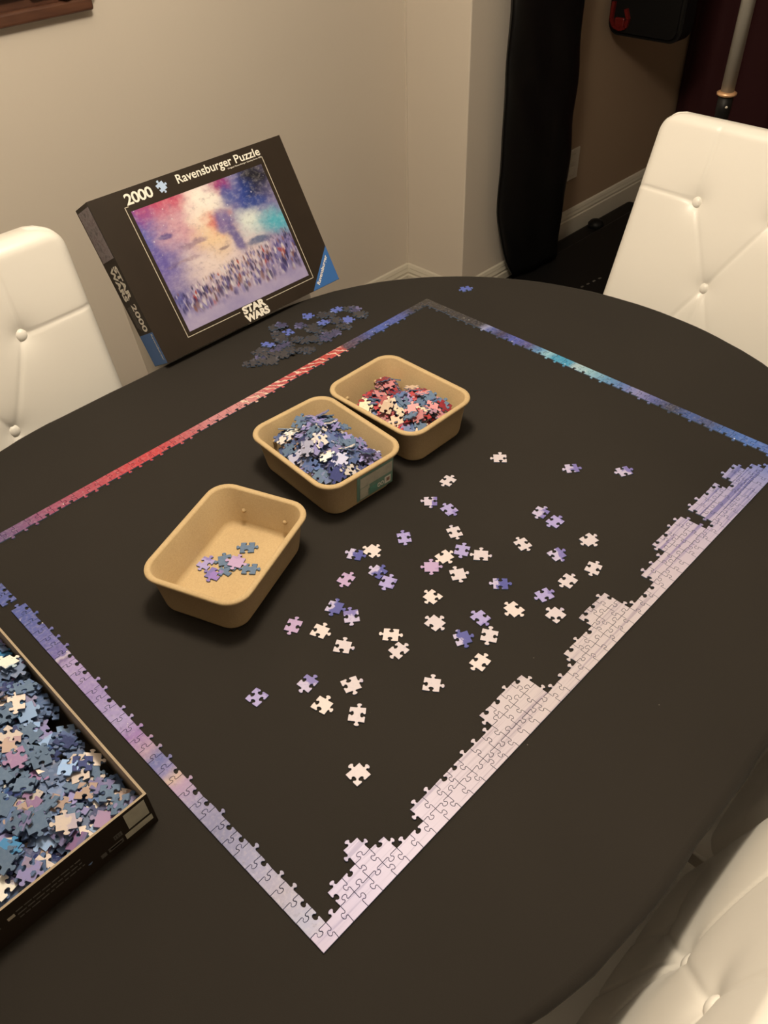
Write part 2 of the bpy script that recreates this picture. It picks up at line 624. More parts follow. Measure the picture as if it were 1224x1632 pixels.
f = [tuple(range(n))]
for lev in range(11):
    for i in range(n):
        a, b = lev * n + i, lev * n + (i + 1) % n
        f.append((a, a + n, b + n, b))
tc = mesh_obj('tablecloth', v, f, M['cloth'])
for p in tc.data.polygons:
    p.use_smooth = len(p.vertices) == 4
tag(tc, 'plain black cloth spread over the oval dining table', 'tablecloth')

# ------------------------------------------------------------------ tufted chairs
CW, CHB, CT = 0.44, 0.567, 0.075
ROWS = [(CHB - 0.150, (-0.080, 0.080)), (CHB - 0.297, (0.0,)), (CHB - 0.444, (-0.080, 0.080))]


def chair_meshes(LEAN):
    segs = []
    b1, b2, b3 = ROWS
    for x in b1[1]:
        s = 1 if x > 0 else -1
        segs += [((x, b1[0]), (x * 1.05, CHB + 0.02)), ((x, b1[0]), (s * (CW / 2 + .02), b1[0] + 0.004)), ((x, b1[0]), (0, b2[0]))]
    for x in b3[1]:
        s = 1 if x > 0 else -1
        segs += [((0, b2[0]), (x, b3[0])), ((x, b3[0]), (s * (CW / 2 + .02), b3[0])), ((x, b3[0]), (x, -0.02))]
    segs += [((0, b2[0]), (0, b3[0] - 0.2))]
    btn = [(x, r) for r, xs in ROWS for x in xs]
    nx, ny = 120, 150
    rr, rc = 0.026, 0.045

    def sd(px, py, a, b):
        dx, dy = b[0] - a[0], b[1] - a[1]
        t_ = np.clip(((px - a[0]) * dx + (py - a[1]) * dy) / (dx * dx + dy * dy), 0, 1)
        return np.hypot(px - a[0] - t_ * dx, py - a[1] - t_ * dy)

    q = np.linspace(0, 1, ny + 1)
    q = CHB * (q + 0.0 * q)
    S = np.linspace(-1, 1, nx + 1)
    S = np.sign(S) * (1 - (1 - np.abs(S)) ** 1.15)
    hw = np.full(ny + 1, CW / 2)
    m = q > CHB - rc
    hw[m] = CW / 2 - rc + np.sqrt(np.maximum(0, rc ** 2 - (q[m] - (CHB - rc)) ** 2)) * 0.999
    hw = np.maximum(hw, 0.02)
    X = S[None, :] * hw[:, None]
    Q = np.repeat(q[:, None], nx + 1, 1)
    ex = np.maximum(0, np.abs(S[None, :]) * hw[:, None] - (hw[:, None] - rr)) / rr
    ey = np.maximum(0, Q - (CHB - rr)) / rr
    e = np.minimum(1, np.hypot(ex, ey))
    D = rr * (np.sqrt(np.maximum(0, 1 - e ** 2)) - 1)
    puff = 0.006 * (1 - np.abs(X / (CW / 2)) ** 4)
    H = D + puff
    fine = np.zeros_like(H)
    broad = np.zeros_like(H)
    for a, b in segs:
        d = sd(X, Q, a, b)
        fine = np.maximum(fine, np.exp(-(d / 0.0026) ** 2))
        broad = np.maximum(broad, np.exp(-d / 0.016))
    dim = np.zeros_like(H)
    for bx, by in btn:
        d = np.hypot(X - bx, Q - by)
        dim = np.maximum(dim, np.exp(-d / 0.018))
    H = H - (0.0024 * fine + 0.0013 * broad + 0.0150 * dim) * (1 - e ** 4)
    cl, sl = math.cos(LEAN), math.sin(LEAN)

    def place(x, qq, h):       # h outwards in front of the slab
        return (x, -qq * sl + h * cl, 0.455 + qq * cl + h * sl)

    v, f = [], []
    for j in range(ny + 1):
        for i in range(nx + 1):
            v.append(place(X[j, i], Q[j, i], H[j, i]))
    W_ = nx + 1
    for j in range(ny):
        for i in range(nx):
            a = j * W_ + i
            f.append((a + 1, a, a + W_, a + W_ + 1))
    # rim to the back
    loop = [j * W_ for j in range(ny + 1)] + [ny * W_ + i for i in range(1, nx + 1)] + [j * W_ + nx for j in range(ny - 1, -1, -1)] + [i for i in range(nx - 1, 0, -1)]
    b0 = len(v)
    flat = [(X.ravel()[k], Q.ravel()[k]) for k in loop]
    for x, qq in flat:
        v.append(place(x, qq, -CT + 0.012))
    for x, qq in flat:
        v.append(place(x * 0.97, qq * 0.985 + 0.004, -CT))
    L_ = len(loop)
    for k in range(L_):
        k2 = (k + 1) % L_
        f.append((loop[k2], loop[k], b0 + k, b0 + k2))
        f.append((b0 + k2, b0 + k, b0 + L_ + k, b0 + L_ + k2))
    f.append(tuple(b0 + L_ + k for k in range(L_)))
    bpos = []
    for bx, by in btn:
        jj = int(round(by / CHB * ny))
        ii = int(np.argmin(np.abs(X[jj] - bx)))
        bpos.append(place(bx, by, H[jj, ii] + 0.0045))
    return v, f, bpos


def smooth_box(name, x0, x1, y0, y1, z0, z1, mat, parent, r, seg=4):
    o = box(name, x0, x1, y0, y1, z0, z1, mat, parent, bevel=r, seg=seg)
    o.data.polygons.foreach_set('use_smooth', [True] * len(o.data.polygons))
    return o


def make_chair(LEAN):
    root = empty('tufted_dining_chair')
    v, f, bpos = chair_meshes(LEAN)
    back = mesh_obj('backrest', v, f, M['leather'], root, smooth=True)
    me = None
    for p in bpos:
        if me is None:
            bmb = bmesh.new()
            bmesh.ops.create_uvsphere(bmb, u_segments=16, v_segments=10, radius=0.0105)
            for w in bmb.verts:
                w.co.y *= 0.62
            o = bm_obj('button', bmb, M['leather'], back, p, smooth=True)
            me = o.data
        else:
            o = bpy.data.objects.new('button', me)
            o.location = p
            link(o, back)
        o.rotation_euler = (LEAN, 0, 0)
    seat = smooth_box('seat', -CW / 2 - 0.005, CW / 2 + 0.005, -0.055, 0.385, 0.385, 0.483, M['leather'], root, 0.028)
    # piping round the seat
    pp = []
    rr = 0.05
    for (cx, cy, a0) in ((CW / 2 - rr, 0.385 - rr, 0), (-CW / 2 + rr, 0.385 - rr, 90)):
        for k in range(7):
            a = math.radians(a0 + 15 * k)
            pp.append((cx + (rr + 0.004) * math.cos(a), cy + (rr + 0.001) * math.sin(a)))
    pp = [(CW / 2 + 0.004, -0.03)] + pp + [(-CW / 2 - 0.004, -0.03)]
    v, f = [], []
    for i, (x, y_) in enumerate(pp):
        xa, ya = pp[max(0, i - 1)]
        xb, yb = pp[min(len(pp) - 1, i + 1)]
        tx, ty = xb - xa, yb - ya
        L_ = math.hypot(tx, ty)
        for k in range(8):
            a = k * math.pi / 4
            v.append((x + ty / L_ * 0.004 * math.cos(a), y_ - tx / L_ * 0.004 * math.cos(a), 0.462 + 0.004 * math.sin(a)))
    for i in range(len(pp) - 1):
        for k in range(8):
            a, b = i * 8 + k, i * 8 + (k + 1) % 8
            f.append((a, b, b + 8, a + 8))
    mesh_obj('piping', v, f, M['leather'], seat, smooth=True)
    for sx in (-1, 1):
        for (yy, lean) in ((0.345, 0.0), (-0.02, -0.05)):
            bml = bmesh.new()
            top = [(sx * 0.185 + a, yy + b, 0.39) for a, b in ((-.022, -.022), (.022, -.022), (.022, .022), (-.022, .022))]
            bot = [(sx * 0.190 + a, yy + lean + b, 0.0) for a, b in ((-.014, -.014), (.014, -.014), (.014, .014), (-.014, .014))]
            tv = [bml.verts.new(p) for p in top]
            bv = [bml.verts.new(p) for p in bot]
            bml.faces.new(tv)
            bml.faces.new(list(reversed(bv)))
            for k in range(4):
                bml.faces.new((bv[k], bv[(k + 1) % 4], tv[(k + 1) % 4], tv[k]))
            bm_obj('leg', bml, M['legwood'], root)
    return root


def copy_tree(root):
    c = root.copy()
    COL.objects.link(c)
    for ch in root.children:
        k = ch.copy()
        COL.objects.link(k)
        k.parent = c
        for g in ch.children:
            d = g.copy()
            COL.objects.link(d)
            d.parent = k
    return c


proto = make_chair(math.radians(12.0))
PI = math.pi
# x, y of the seat/back crease, direction the chair faces, label
CHAIRS = [
    (0.212, 0.975, PI, 'cream tufted leather chair standing by the beige wall, left empty'),
    (0.738, 1.018, PI, 'cream tufted leather chair behind the leaning puzzle box lid'),
    (1.322, 0.380, PI / 2, 'cream tufted leather chair at the rounded end of the table, by the pole'),
    (0.242, -0.182, 0.0, 'cream tufted chair tucked under the table edge beside the lavender corner of the border'),
    (0.712, -0.182, 0.0, 'cream tufted chair tucked under the table edge beside the white stepped part of the border'),
]
for i, (x, y_, a, lab) in enumerate(CHAIRS):
    c = proto if i == 0 else make_chair(math.radians(21.0)) if i == 2 else copy_tree(proto)
    c.location = (x, y_, 0)
    c.scale = (0.95 if i == 1 else 1, 1, {1: 0.980, 2: 1.045}.get(i, 1.0))
    # local +y is the front of the chair
    c.rotation_euler = (0, 0, a)
    tag(c, lab, 'chair', 'cream tufted chairs round the table')

# ------------------------------------------------------------------ jigsaw shapes
TAB = [(0.378, -0.012), (0.424, 0.035), (0.412, 0.092), (0.348, 0.150), (0.350, 0.224), (0.412, 0.278), (0.500, 0.292),
       (0.588, 0.278), (0.650, 0.224), (0.652, 0.150), (0.588, 0.092), (0.576, 0.035), (0.622, -0.012)]
TABLOW = [(0.40, -0.01), (0.415, 0.08), (0.345, 0.18), (0.42, 0.28), (0.58, 0.28), (0.655, 0.18), (0.585, 0.08), (0.60, -0.01)]
PT = 0.0019        # piece thickness


def edge_pts(p, q, sign, shift=0.0, low=False, skew=0.0):
    """points from p (included) to q (excluded); sign +1 bulges to the left of p->q, 0 straight"""
    out = [p]
    if sign == 0:
        return out
    dx, dy = q[0] - p[0], q[1] - p[1]
    L_ = math.hypot(dx, dy)
    nx_, ny_ = -dy, dx
    for t_, h in (TABLOW if low else TAB):
        tt = t_ + shift + skew * h
        out.append((p[0] + dx * tt + nx_ * h * sign, p[1] + dy * tt + ny_ * h * sign))
    return out


def inset_poly(pts, d):
    n_ = len(pts)
    out = []
    for i in range(n_):
        a, b, c = pts[i - 1], pts[i], pts[(i + 1) % n_]
        e1 = Vector((b[0] - a[0], b[1] - a[1]))
        e2 = Vector((c[0] - b[0], c[1] - b[1]))
        n1 = Vector((-e1.y, e1.x)).normalized()
        n2 = Vector((-e2.y, e2.x)).normalized()
        m_ = n1 + n2
        if m_.length < 0.3:
            m_ = n1
        m_.normalize()
        k = d / max(0.5, m_.dot(n1))
        out.append((b[0] + m_.x * k, b[1] + m_.y * k))
    return out


def piece_mesh(name, pts, mats, uv_of=None, thick=PT, flip=False):
    n_ = len(pts)
    bev = inset_poly(pts, 0.00022)
    v = [(x, y_, 0.0) for x, y_ in pts] + [(x, y_, thick * 0.86) for x, y_ in pts] + [(x, y_, thick) for x, y_ in bev]
    f = [tuple(reversed(range(n_))), tuple(range(2 * n_, 3 * n_))]
    mi = [1, 0]
    for i in range(n_):
        j = (i + 1) % n_
        f.append((i, j, n_ + j, n_ + i))
        mi.append(1)
        f.append((n_ + i, n_ + j, 2 * n_ + j, 2 * n_ + i))
        mi.append(0)
    me = bpy.data.meshes.new(name)
    me.from_pydata(v, [], f)
    for m in mats:
        me.materials.append(m)
    me.polygons.foreach_set('material_index', mi)
    if uv_of:
        ul = me.uv_layers.new(name='print')
        co = [uv_of(p[0], p[1]) for p in v]
        lv = np.zeros(len(me.loops), dtype=np.int32)
        me.loops.foreach_get('vertex_index', lv)
        arr = np.array(co)[lv].astype(np.float32).ravel()
        ul.data.foreach_set('uv', arr)
    me.update()
    return me


def std_piece(code, seed=0, w=0.0196, h=0.0188, low=False):
    """stand-alone piece centred on the origin; code = +x +y -x -y, T tab, B blank, F flat"""
    r = random.Random(hash_code(code) * 31 + seed)
    j = lambda: r.uniform(-0.0006, 0.0006)
    c = [(w / 2 + j(), -h / 2 + j()), (w / 2 + j(), h / 2 + j()), (-w / 2 + j(), h / 2 + j()), (-w / 2 + j(), -h / 2 + j())]
    pts = []
    for k in range(4):
        s = {'T': -1, 'B': 1, 'F': 0}[code[k]]
        pts += edge_pts(c[k], c[(k + 1) % 4], s, r.uniform(-0.05, 0.05), low, r.uniform(-0.12, 0.12))
    return pts


def hash_code(s):
    k = 7
    for ch in s:
        k = (k * 33 + ord(ch)) % 99991
    return k


# ------------------------------------------------------------------ piece materials
def make_card():
    t = NT('blue_grey_card')
    co = t.coord()
    nz = t.noise(co, 300, 3)
    t.set(color=t.ramp(nz.outputs['Fac'], [(0.3, (0.105, 0.165, 0.275)), (0.7, (0.135, 0.20, 0.315))]), rough=0.75, spec=0.2)
    return t.m


def make_edge_card():
    t = NT('card_edge')
    t.set(color=(0.12, 0.18, 0.295), rough=0.8, spec=0.2)
    return t.m


M['card'] = make_card()
M['card_edge'] = make_edge_card()


def make_loose():
    """print of a loose piece: object colour, a second tone on one end (object properties)"""
    t = NT('loose_piece_print')
    oi = t.n('ShaderNodeObjectInfo')
    co = t.coord()
    tone = t.n('ShaderNodeAttribute', attribute_type='OBJECT', attribute_name='tone')
    amt = t.n('ShaderNodeAttribute', attribute_type='OBJECT', attribute_name='amount')
    off = t.n('ShaderNodeVectorMath', operation='ADD')
    t.l(co, off.inputs[0])
    cmb = t.n('ShaderNodeCombineXYZ')
    t.l(oi.outputs['Random'], cmb.inputs[0])
    t.l(oi.outputs['Random'], cmb.inputs[2])
    t.l(cmb.outputs[0], off.inputs[1])
    nz = t.noise(off.outputs[0], 120, 3)
    sep = t.n('ShaderNodeSeparateXYZ')
    t.l(co, sep.inputs[0])
    s = t.math('ADD', t.math('MULTIPLY', sep.outputs[0], 45.0), t.math('MULTIPLY', t.math('SUBTRACT', nz.outputs['Fac'], 0.5), 1.4))
    s = t.math('ADD', s, amt.outputs['Fac'])
    fac = t.smooth(s, 0.55, 0.75)
    nz2 = t.noise(off.outputs[0], 320, 3)
    base = t.mix(t.math('MULTIPLY', t.smooth(nz2.outputs['Fac'], 0.5, 0.75), 0.35), oi.outputs['Color'], tone.outputs['Color'])
    t.set(color=t.mix(fac, base, tone.outputs['Color']), rough=0.42, spec=0.4)
    return t.m


M['loose'] = make_loose()


def side_ramp(t, coordv, stops, flip=False, length=0.98):
    st = []
    for p, c in stops:
        st.append((min(1, max(0, p / length)), pr(*c)))
    st = sorted(st, key=lambda s: s[0])
    return st


def make_border_mat(name, axis, length, stops, stripes=None):
    """print of one side of the border: colours read along its length (UV in metres)"""
    t = NT(name)
    uv = t.n('ShaderNodeUVMap', uv_map='print').outputs[0]
    sep = t.n('ShaderNodeSeparateXYZ')
    t.l(uv, sep.inputs[0])
    nz = t.noise(uv, 60, 4, 0.6)
    along = t.math('DIVIDE', sep.outputs[axis], length)
    along = t.math('ADD', along, t.math('MULTIPLY', t.math('SUBTRACT', nz.outputs['Fac'], 0.5), 0.022))
    st = side_ramp(t, None, stops, length=length)
    # a colour ramp holds 32 stops at most
    col = t.ramp(along, st[:31])
    nz2 = t.noise(uv, 210, 3, 0.6)
    col = t.mix(t.smooth(nz2.outputs['Fac'], 0.42, 0.8), col, t.mix(0.22, col, (0.62, 0.58, 0.62, 1)))
    nz3 = t.noise(uv, 130, 3, 0.6)
    col = t.mix(t.smooth(nz3.outputs['Fac'], 0.5, 0.85), col, t.mix(0.5, col, (0.03, 0.03, 0.07, 1)))
    # little white sparks
    vor = t.n('ShaderNodeTexVoronoi')
    vor.inputs['Scale'].default_value = 95.0
    t.l(uv, vor.inputs['Vector'])
    sp = t.math('LESS_THAN', vor.outputs['Distance'], 0.10)
    sel = t.math('GREATER_THAN', t.noise(uv, 37, 1).outputs['Fac'], 0.56)
    col = t.mix(t.math('MULTIPLY', sp, sel), col, (0.80, 0.78, 0.76, 1))
    if stripes:
        lo, hi = stripes
        m = t.math('MULTIPLY', t.math('GREATER_THAN', sep.outputs[axis], lo), t.math('LESS_THAN', sep.outputs[axis], hi))
        wv = t.n('ShaderNodeTexWave', wave_type='BANDS', bands_direction='DIAGONAL')
        wv.inputs['Scale'].default_value = 34.0
        wv.inputs['Distortion'].default_value = 7.0
        wv.inputs['Detail'].default_value = 2.0
        wv.inputs['Detail Scale'].default_value = 1.2
        t.l(uv, wv.inputs['Vector'])
        col = t.mix(t.math('MULTIPLY', m, t.smooth(wv.outputs['Fac'], 0.80, 0.92)), col, (0.66, 0.50, 0.42, 1))
    t.set(color=col, rough=0.4, spec=0.4)
    return t.m


TOP = [(0.975, (58, 52, 45)), (0.928, (52, 48, 48)), (0.893, (75, 85, 150)), (0.826, (70, 92, 165)), (0.778, (75, 65, 95)), (0.742, (85, 60, 70)), (0.734, (190, 75, 65)), (0.668, (180, 60, 55)), (0.578, (190, 80, 78)), (0.512, (200, 130, 125)), (0.437, (195, 125, 125)), (0.386, (180, 90, 92)), (0.327, (190, 62, 66)), (0.269, (188, 62, 68)), (0.191, (165, 66, 82)), (0.138, (150, 70, 98)), (0.098, (122, 75, 112)), (0.058, (100, 75, 115))]
RIGHT = [(0.751, (58, 52, 45)), (0.685, (55, 50, 46)), (0.608, (58, 54, 56)), (0.594, (150, 150, 180)), (0.585, (95, 105, 165)), (0.558, (60, 52, 75)), (0.528, (85, 95, 172)), (0.492, (88, 82, 125)), (0.47, (90, 140, 180)), (0.451, (150, 190, 200)), (0.437, (70, 152, 182)), (0.402, (72, 152, 185)), (0.392, (170, 190, 192)), (0.36, (145, 185, 195)), (0.327, (95, 145, 178)), (0.294, (90, 115, 168)), (0.265, (135, 130, 172)), (0.232, (85, 92, 145)), (0.201, (62, 62, 78)), (0.167, (65, 88, 145)), (0.135, (76, 82, 118)), (0.113, (66, 98, 158)), (0.062, (82, 116, 182)), (0.038, (85, 110, 175))]
LEFT = [(0.751, (60, 65, 110)), (0.661, (75, 85, 142)), (0.6, (82, 92, 155)), (0.564, (85, 92, 152)), (0.514, (108, 104, 160)), (0.489, (110, 98, 155)), (0.486, (210, 195, 205)), (0.481, (112, 92, 140)), (0.474, (168, 148, 188)), (0.411, (150, 130, 178)), (0.353, (165, 150, 190)), (0.325, (150, 115, 168)), (0.297, (170, 140, 160)), (0.281, (92, 98, 152)), (0.262, (130, 120, 165)), (0.248, (195, 165, 150)), (0.237, (170, 140, 170)), (0.207, (140, 132, 165)), (0.161, (116, 114, 148)), (0.106, (142, 138, 170)), (0.068, (155, 145, 165)), (0.031, (156, 156, 185)), (0.0, (190, 172, 195))]
BOTTOM = [(0.0, (188, 172, 198)), (0.06, (188, 174, 205)), (0.14, (200, 185, 205)), (0.24, (202, 186, 194)), (0.36, (204, 188, 186)), (0.52, (204, 188, 186)), (0.66, (198, 182, 190)), (0.78, (188, 174, 194)), (0.88, (160, 155, 190)), (0.93, (120, 130, 185)), (0.98, (90, 110, 178))]
STREAK = [(0.0, (140, 130, 175)), (0.12, (155, 142, 175)), (0.28, (168, 152, 162)), (0.58, (168, 152, 160)), (0.64, (140, 122, 160)), (0.80, (112, 106, 158)), (0.98, (72, 84, 150))]


def make_bottom_mat():
    t = NT('border_print_floor')
    uv = t.n('ShaderNodeUVMap', uv_map='print').outputs[0]
    sep = t.n('ShaderNodeSeparateXYZ')
    t.l(uv, sep.inputs[0])
    along = t.math('DIVIDE', sep.outputs[0], 0.98)
    a = t.ramp(along, side_ramp(t, None, BOTTOM))
    b = t.ramp(along, side_ramp(t, None, STREAK))
    st = t.noise(t.scaled(uv, 1.6, 62.0, 1.0), 2.6, 4, 0.55)
    st2 = t.noise(t.scaled(uv, 3.2, 170.0, 1.0), 1.5, 2, 0.5)
    fac = t.math('MAXIMUM', t.smooth(st.outputs['Fac'], 0.52, 0.62), t.math('MULTIPLY', t.smooth(st2.outputs['Fac'], 0.56, 0.7), 0.6))
    t.set(color=t.mix(t.math('MULTIPLY', fac, 0.85), a, b), rough=0.4, spec=0.4)
    return t.m


M['print_top'] = make_border_mat('border_print_red_sky', 0, 0.98, TOP, stripes=(0.50, 0.737))
M['print_right'] = make_border_mat('border_print_blue_sky', 1, 0.755, RIGHT)
M['print_left'] = make_border_mat('border_print_violet', 1, 0.755, LEFT)
M['print_bottom'] = make_bottom_mat()

# ------------------------------------------------------------------ the assembled border
NC, NR = 50, 40
CWD, RHT = 0.98 / NC, 0.755 / NR
rndp = random.Random(21)
grid = {}
for c in range(NC + 1):
    for r in range(NR + 1):
        jx = 0 if c in (0, NC) else rndp.uniform(-0.0007, 0.0007)
        jy = 0 if r in (0, NR) else rndp.uniform(-0.0007, 0.0007)
        grid[c, r] = (c * CWD + jx, r * RHT + jy)
hs = {(c, r): (rndp.choice((-1, 1)), rndp.uniform(-0.06, 0.06), rndp.uniform(-0.15, 0.15)) for c in range(NC) for r in range(NR + 1)}
vsn = {(c, r): (rndp.choice((-1, 1)), rndp.uniform(-0.06, 0.06), rndp.uniform(-0.15, 0.15)) for c in range(NC + 1) for r in range(NR)}


def cell_poly(c, r):
    def hor(rr):      # left to right along row line rr
        if rr in (0, NR):
            return [grid[c, rr], grid[c + 1, rr]]
        s, sh, sk = hs[c, rr]
        return edge_pts(grid[c, rr], grid[c + 1, rr], s, sh, False, sk) + [grid[c + 1, rr]]

    def ver(cc):      # bottom to top along column line cc
        if cc in (0, NC):
            return [grid[cc, r], grid[cc, r + 1]]
        s, sh, sk = vsn[cc, r]
        return edge_pts(grid[cc, r], grid[cc, r + 1], s, sh, False, sk) + [grid[cc, r + 1]]

    p = hor(r)[:-1] + ver(c + 1)[:-1] + list(reversed(hor(r + 1)))[:-1] + list(reversed(ver(c)))[:-1]
    return inset_poly(p, 0.00023)


cells = {}
for c in range(NC):
    cells[c, 0] = 'print_bottom'
    cells[c, NR - 1] = 'print_top'
for r in range(1, NR - 1):
    cells[0, r] = 'print_left'
    cells[NC - 1, r] = 'print_right'
for c in list(range(2, 6)) + list(range(8, 19)) + list(range(22, 28)) + list(range(31, 47)):
    cells[c, 1] = 'print_bottom'
for c in [4] + list(range(15, 19)) + list(range(25, 28)) + list(range(34, 38)) + list(range(39, 43)) + [44, 45]:
    cells[c, 2] = 'print_bottom'
cells.pop((38, 1), None)

border = tag(empty('puzzle_border', (0, 0, TZ + 0.0002)), 'assembled jigsaw border framing the black tablecloth, with pale stepped rows along one side', 'puzzle')
for (c, r), mk in sorted(cells.items()):
    poly = cell_poly(c, r)
    cx, cy = (c + 0.5) * CWD, (r + 0.5) * RHT
    loc = [(x - cx, y_ - cy) for x, y_ in poly]
    me = piece_mesh('piece', loc, [M[mk], M['card_edge']], uv_of=lambda x, y_, cx=cx, cy=cy: (x + cx, y_ + cy))
    o = bpy.data.objects.new('piece', me)
    dx = dy = 0.0
    if c == 0 and r >= 32:
        dx, dy = -0.0045, 0.0115          # this bit of the left side has come apart
        if r >= 39:
            dx = dy = 0.0
    # the sides bow a little, as hand-laid strips do
    if c == 0:
        dx -= 0.0022 * math.sin(math.pi * min(1, r / 32.0)) if r < 32 else 0
    o.location = (cx + dx, cy + dy, 0)
    if c == 0 and 32 <= r < 39:
        o.location.y = cy + 0.0115 * (39 - r) / 7.0 + 0.003
    link(o, border)

# ------------------------------------------------------------------ text
def text_mesh(body, size, extrude=0.00015, offset=0.0, spacing=1.0, align='LEFT'):
    cu = bpy.data.curves.new('lettering', 'FONT')
    cu.body = body
    cu.size = size
    cu.extrude = extrude
    cu.offset = offset
    cu.space_character = spacing
    cu.align_x = align
    cu.resolution_u = 3
    ob = bpy.data.objects.new('lettering_tmp', cu)
    COL.objects.link(ob)
    dg = bpy.context.evaluated_depsgraph_get()
    me = bpy.data.meshes.new_from_object(ob.evaluated_get(dg))
    bpy.data.objects.remove(ob)
    bpy.data.curves.remove(cu)
    return me


def put_text(name, body, box_w, box_h, origin, xdir, ydir, mat, parent, bold=0.0, spacing=1.0):
    """lettering fitted to a box box_w x box_h whose lower left corner is at origin"""
    me = text_mesh(body, 1.0, 0.0, bold, spacing)
    co = np.zeros(len(me.vertices) * 3)
    me.vertices.foreach_get('co', co)
    co = co.reshape(-1, 3)
    mn, mx = co.min(0), co.max(0)
    X, Y = Vector(xdir).normalized(), Vector(ydir).normalized()
    N = X.cross(Y)
    new = []
    for p in co:
        a = (p[0] - mn[0]) / (mx[0] - mn[0]) * box_w
        b = (p[1] - mn[1]) / (mx[1] - mn[1]) * box_h
        w = Vector(origin) + X * a + Y * b + N * 0.00025
        new += [w.x, w.y, w.z]
    me.vertices.foreach_set('co', new)
    me.update()
    me.materials.append(mat)
    o = bpy.data.objects.new(name, me)
    return link(o, parent)


def flat(name, pts, mat, parent, t=0.0003):
    """thin printed patch: polygon given as 3-D points, raised along its normal"""
    a, b, c = (Vector(p) for p in pts[:3])
    N = (b - a).cross(c - a).normalized()
    n_ = len(pts)
    v = [Vector(p) - N * 0.0001 for p in pts] + [Vector(p) + N * t for p in pts]
    f = [tuple(range(n_, 2 * n_)), tuple(reversed(range(n_)))] + [(i, (i + 1) % n_, n_ + (i + 1) % n_, n_ + i) for i in range(n_)]
    return mesh_obj(name, v, f, mat, parent)


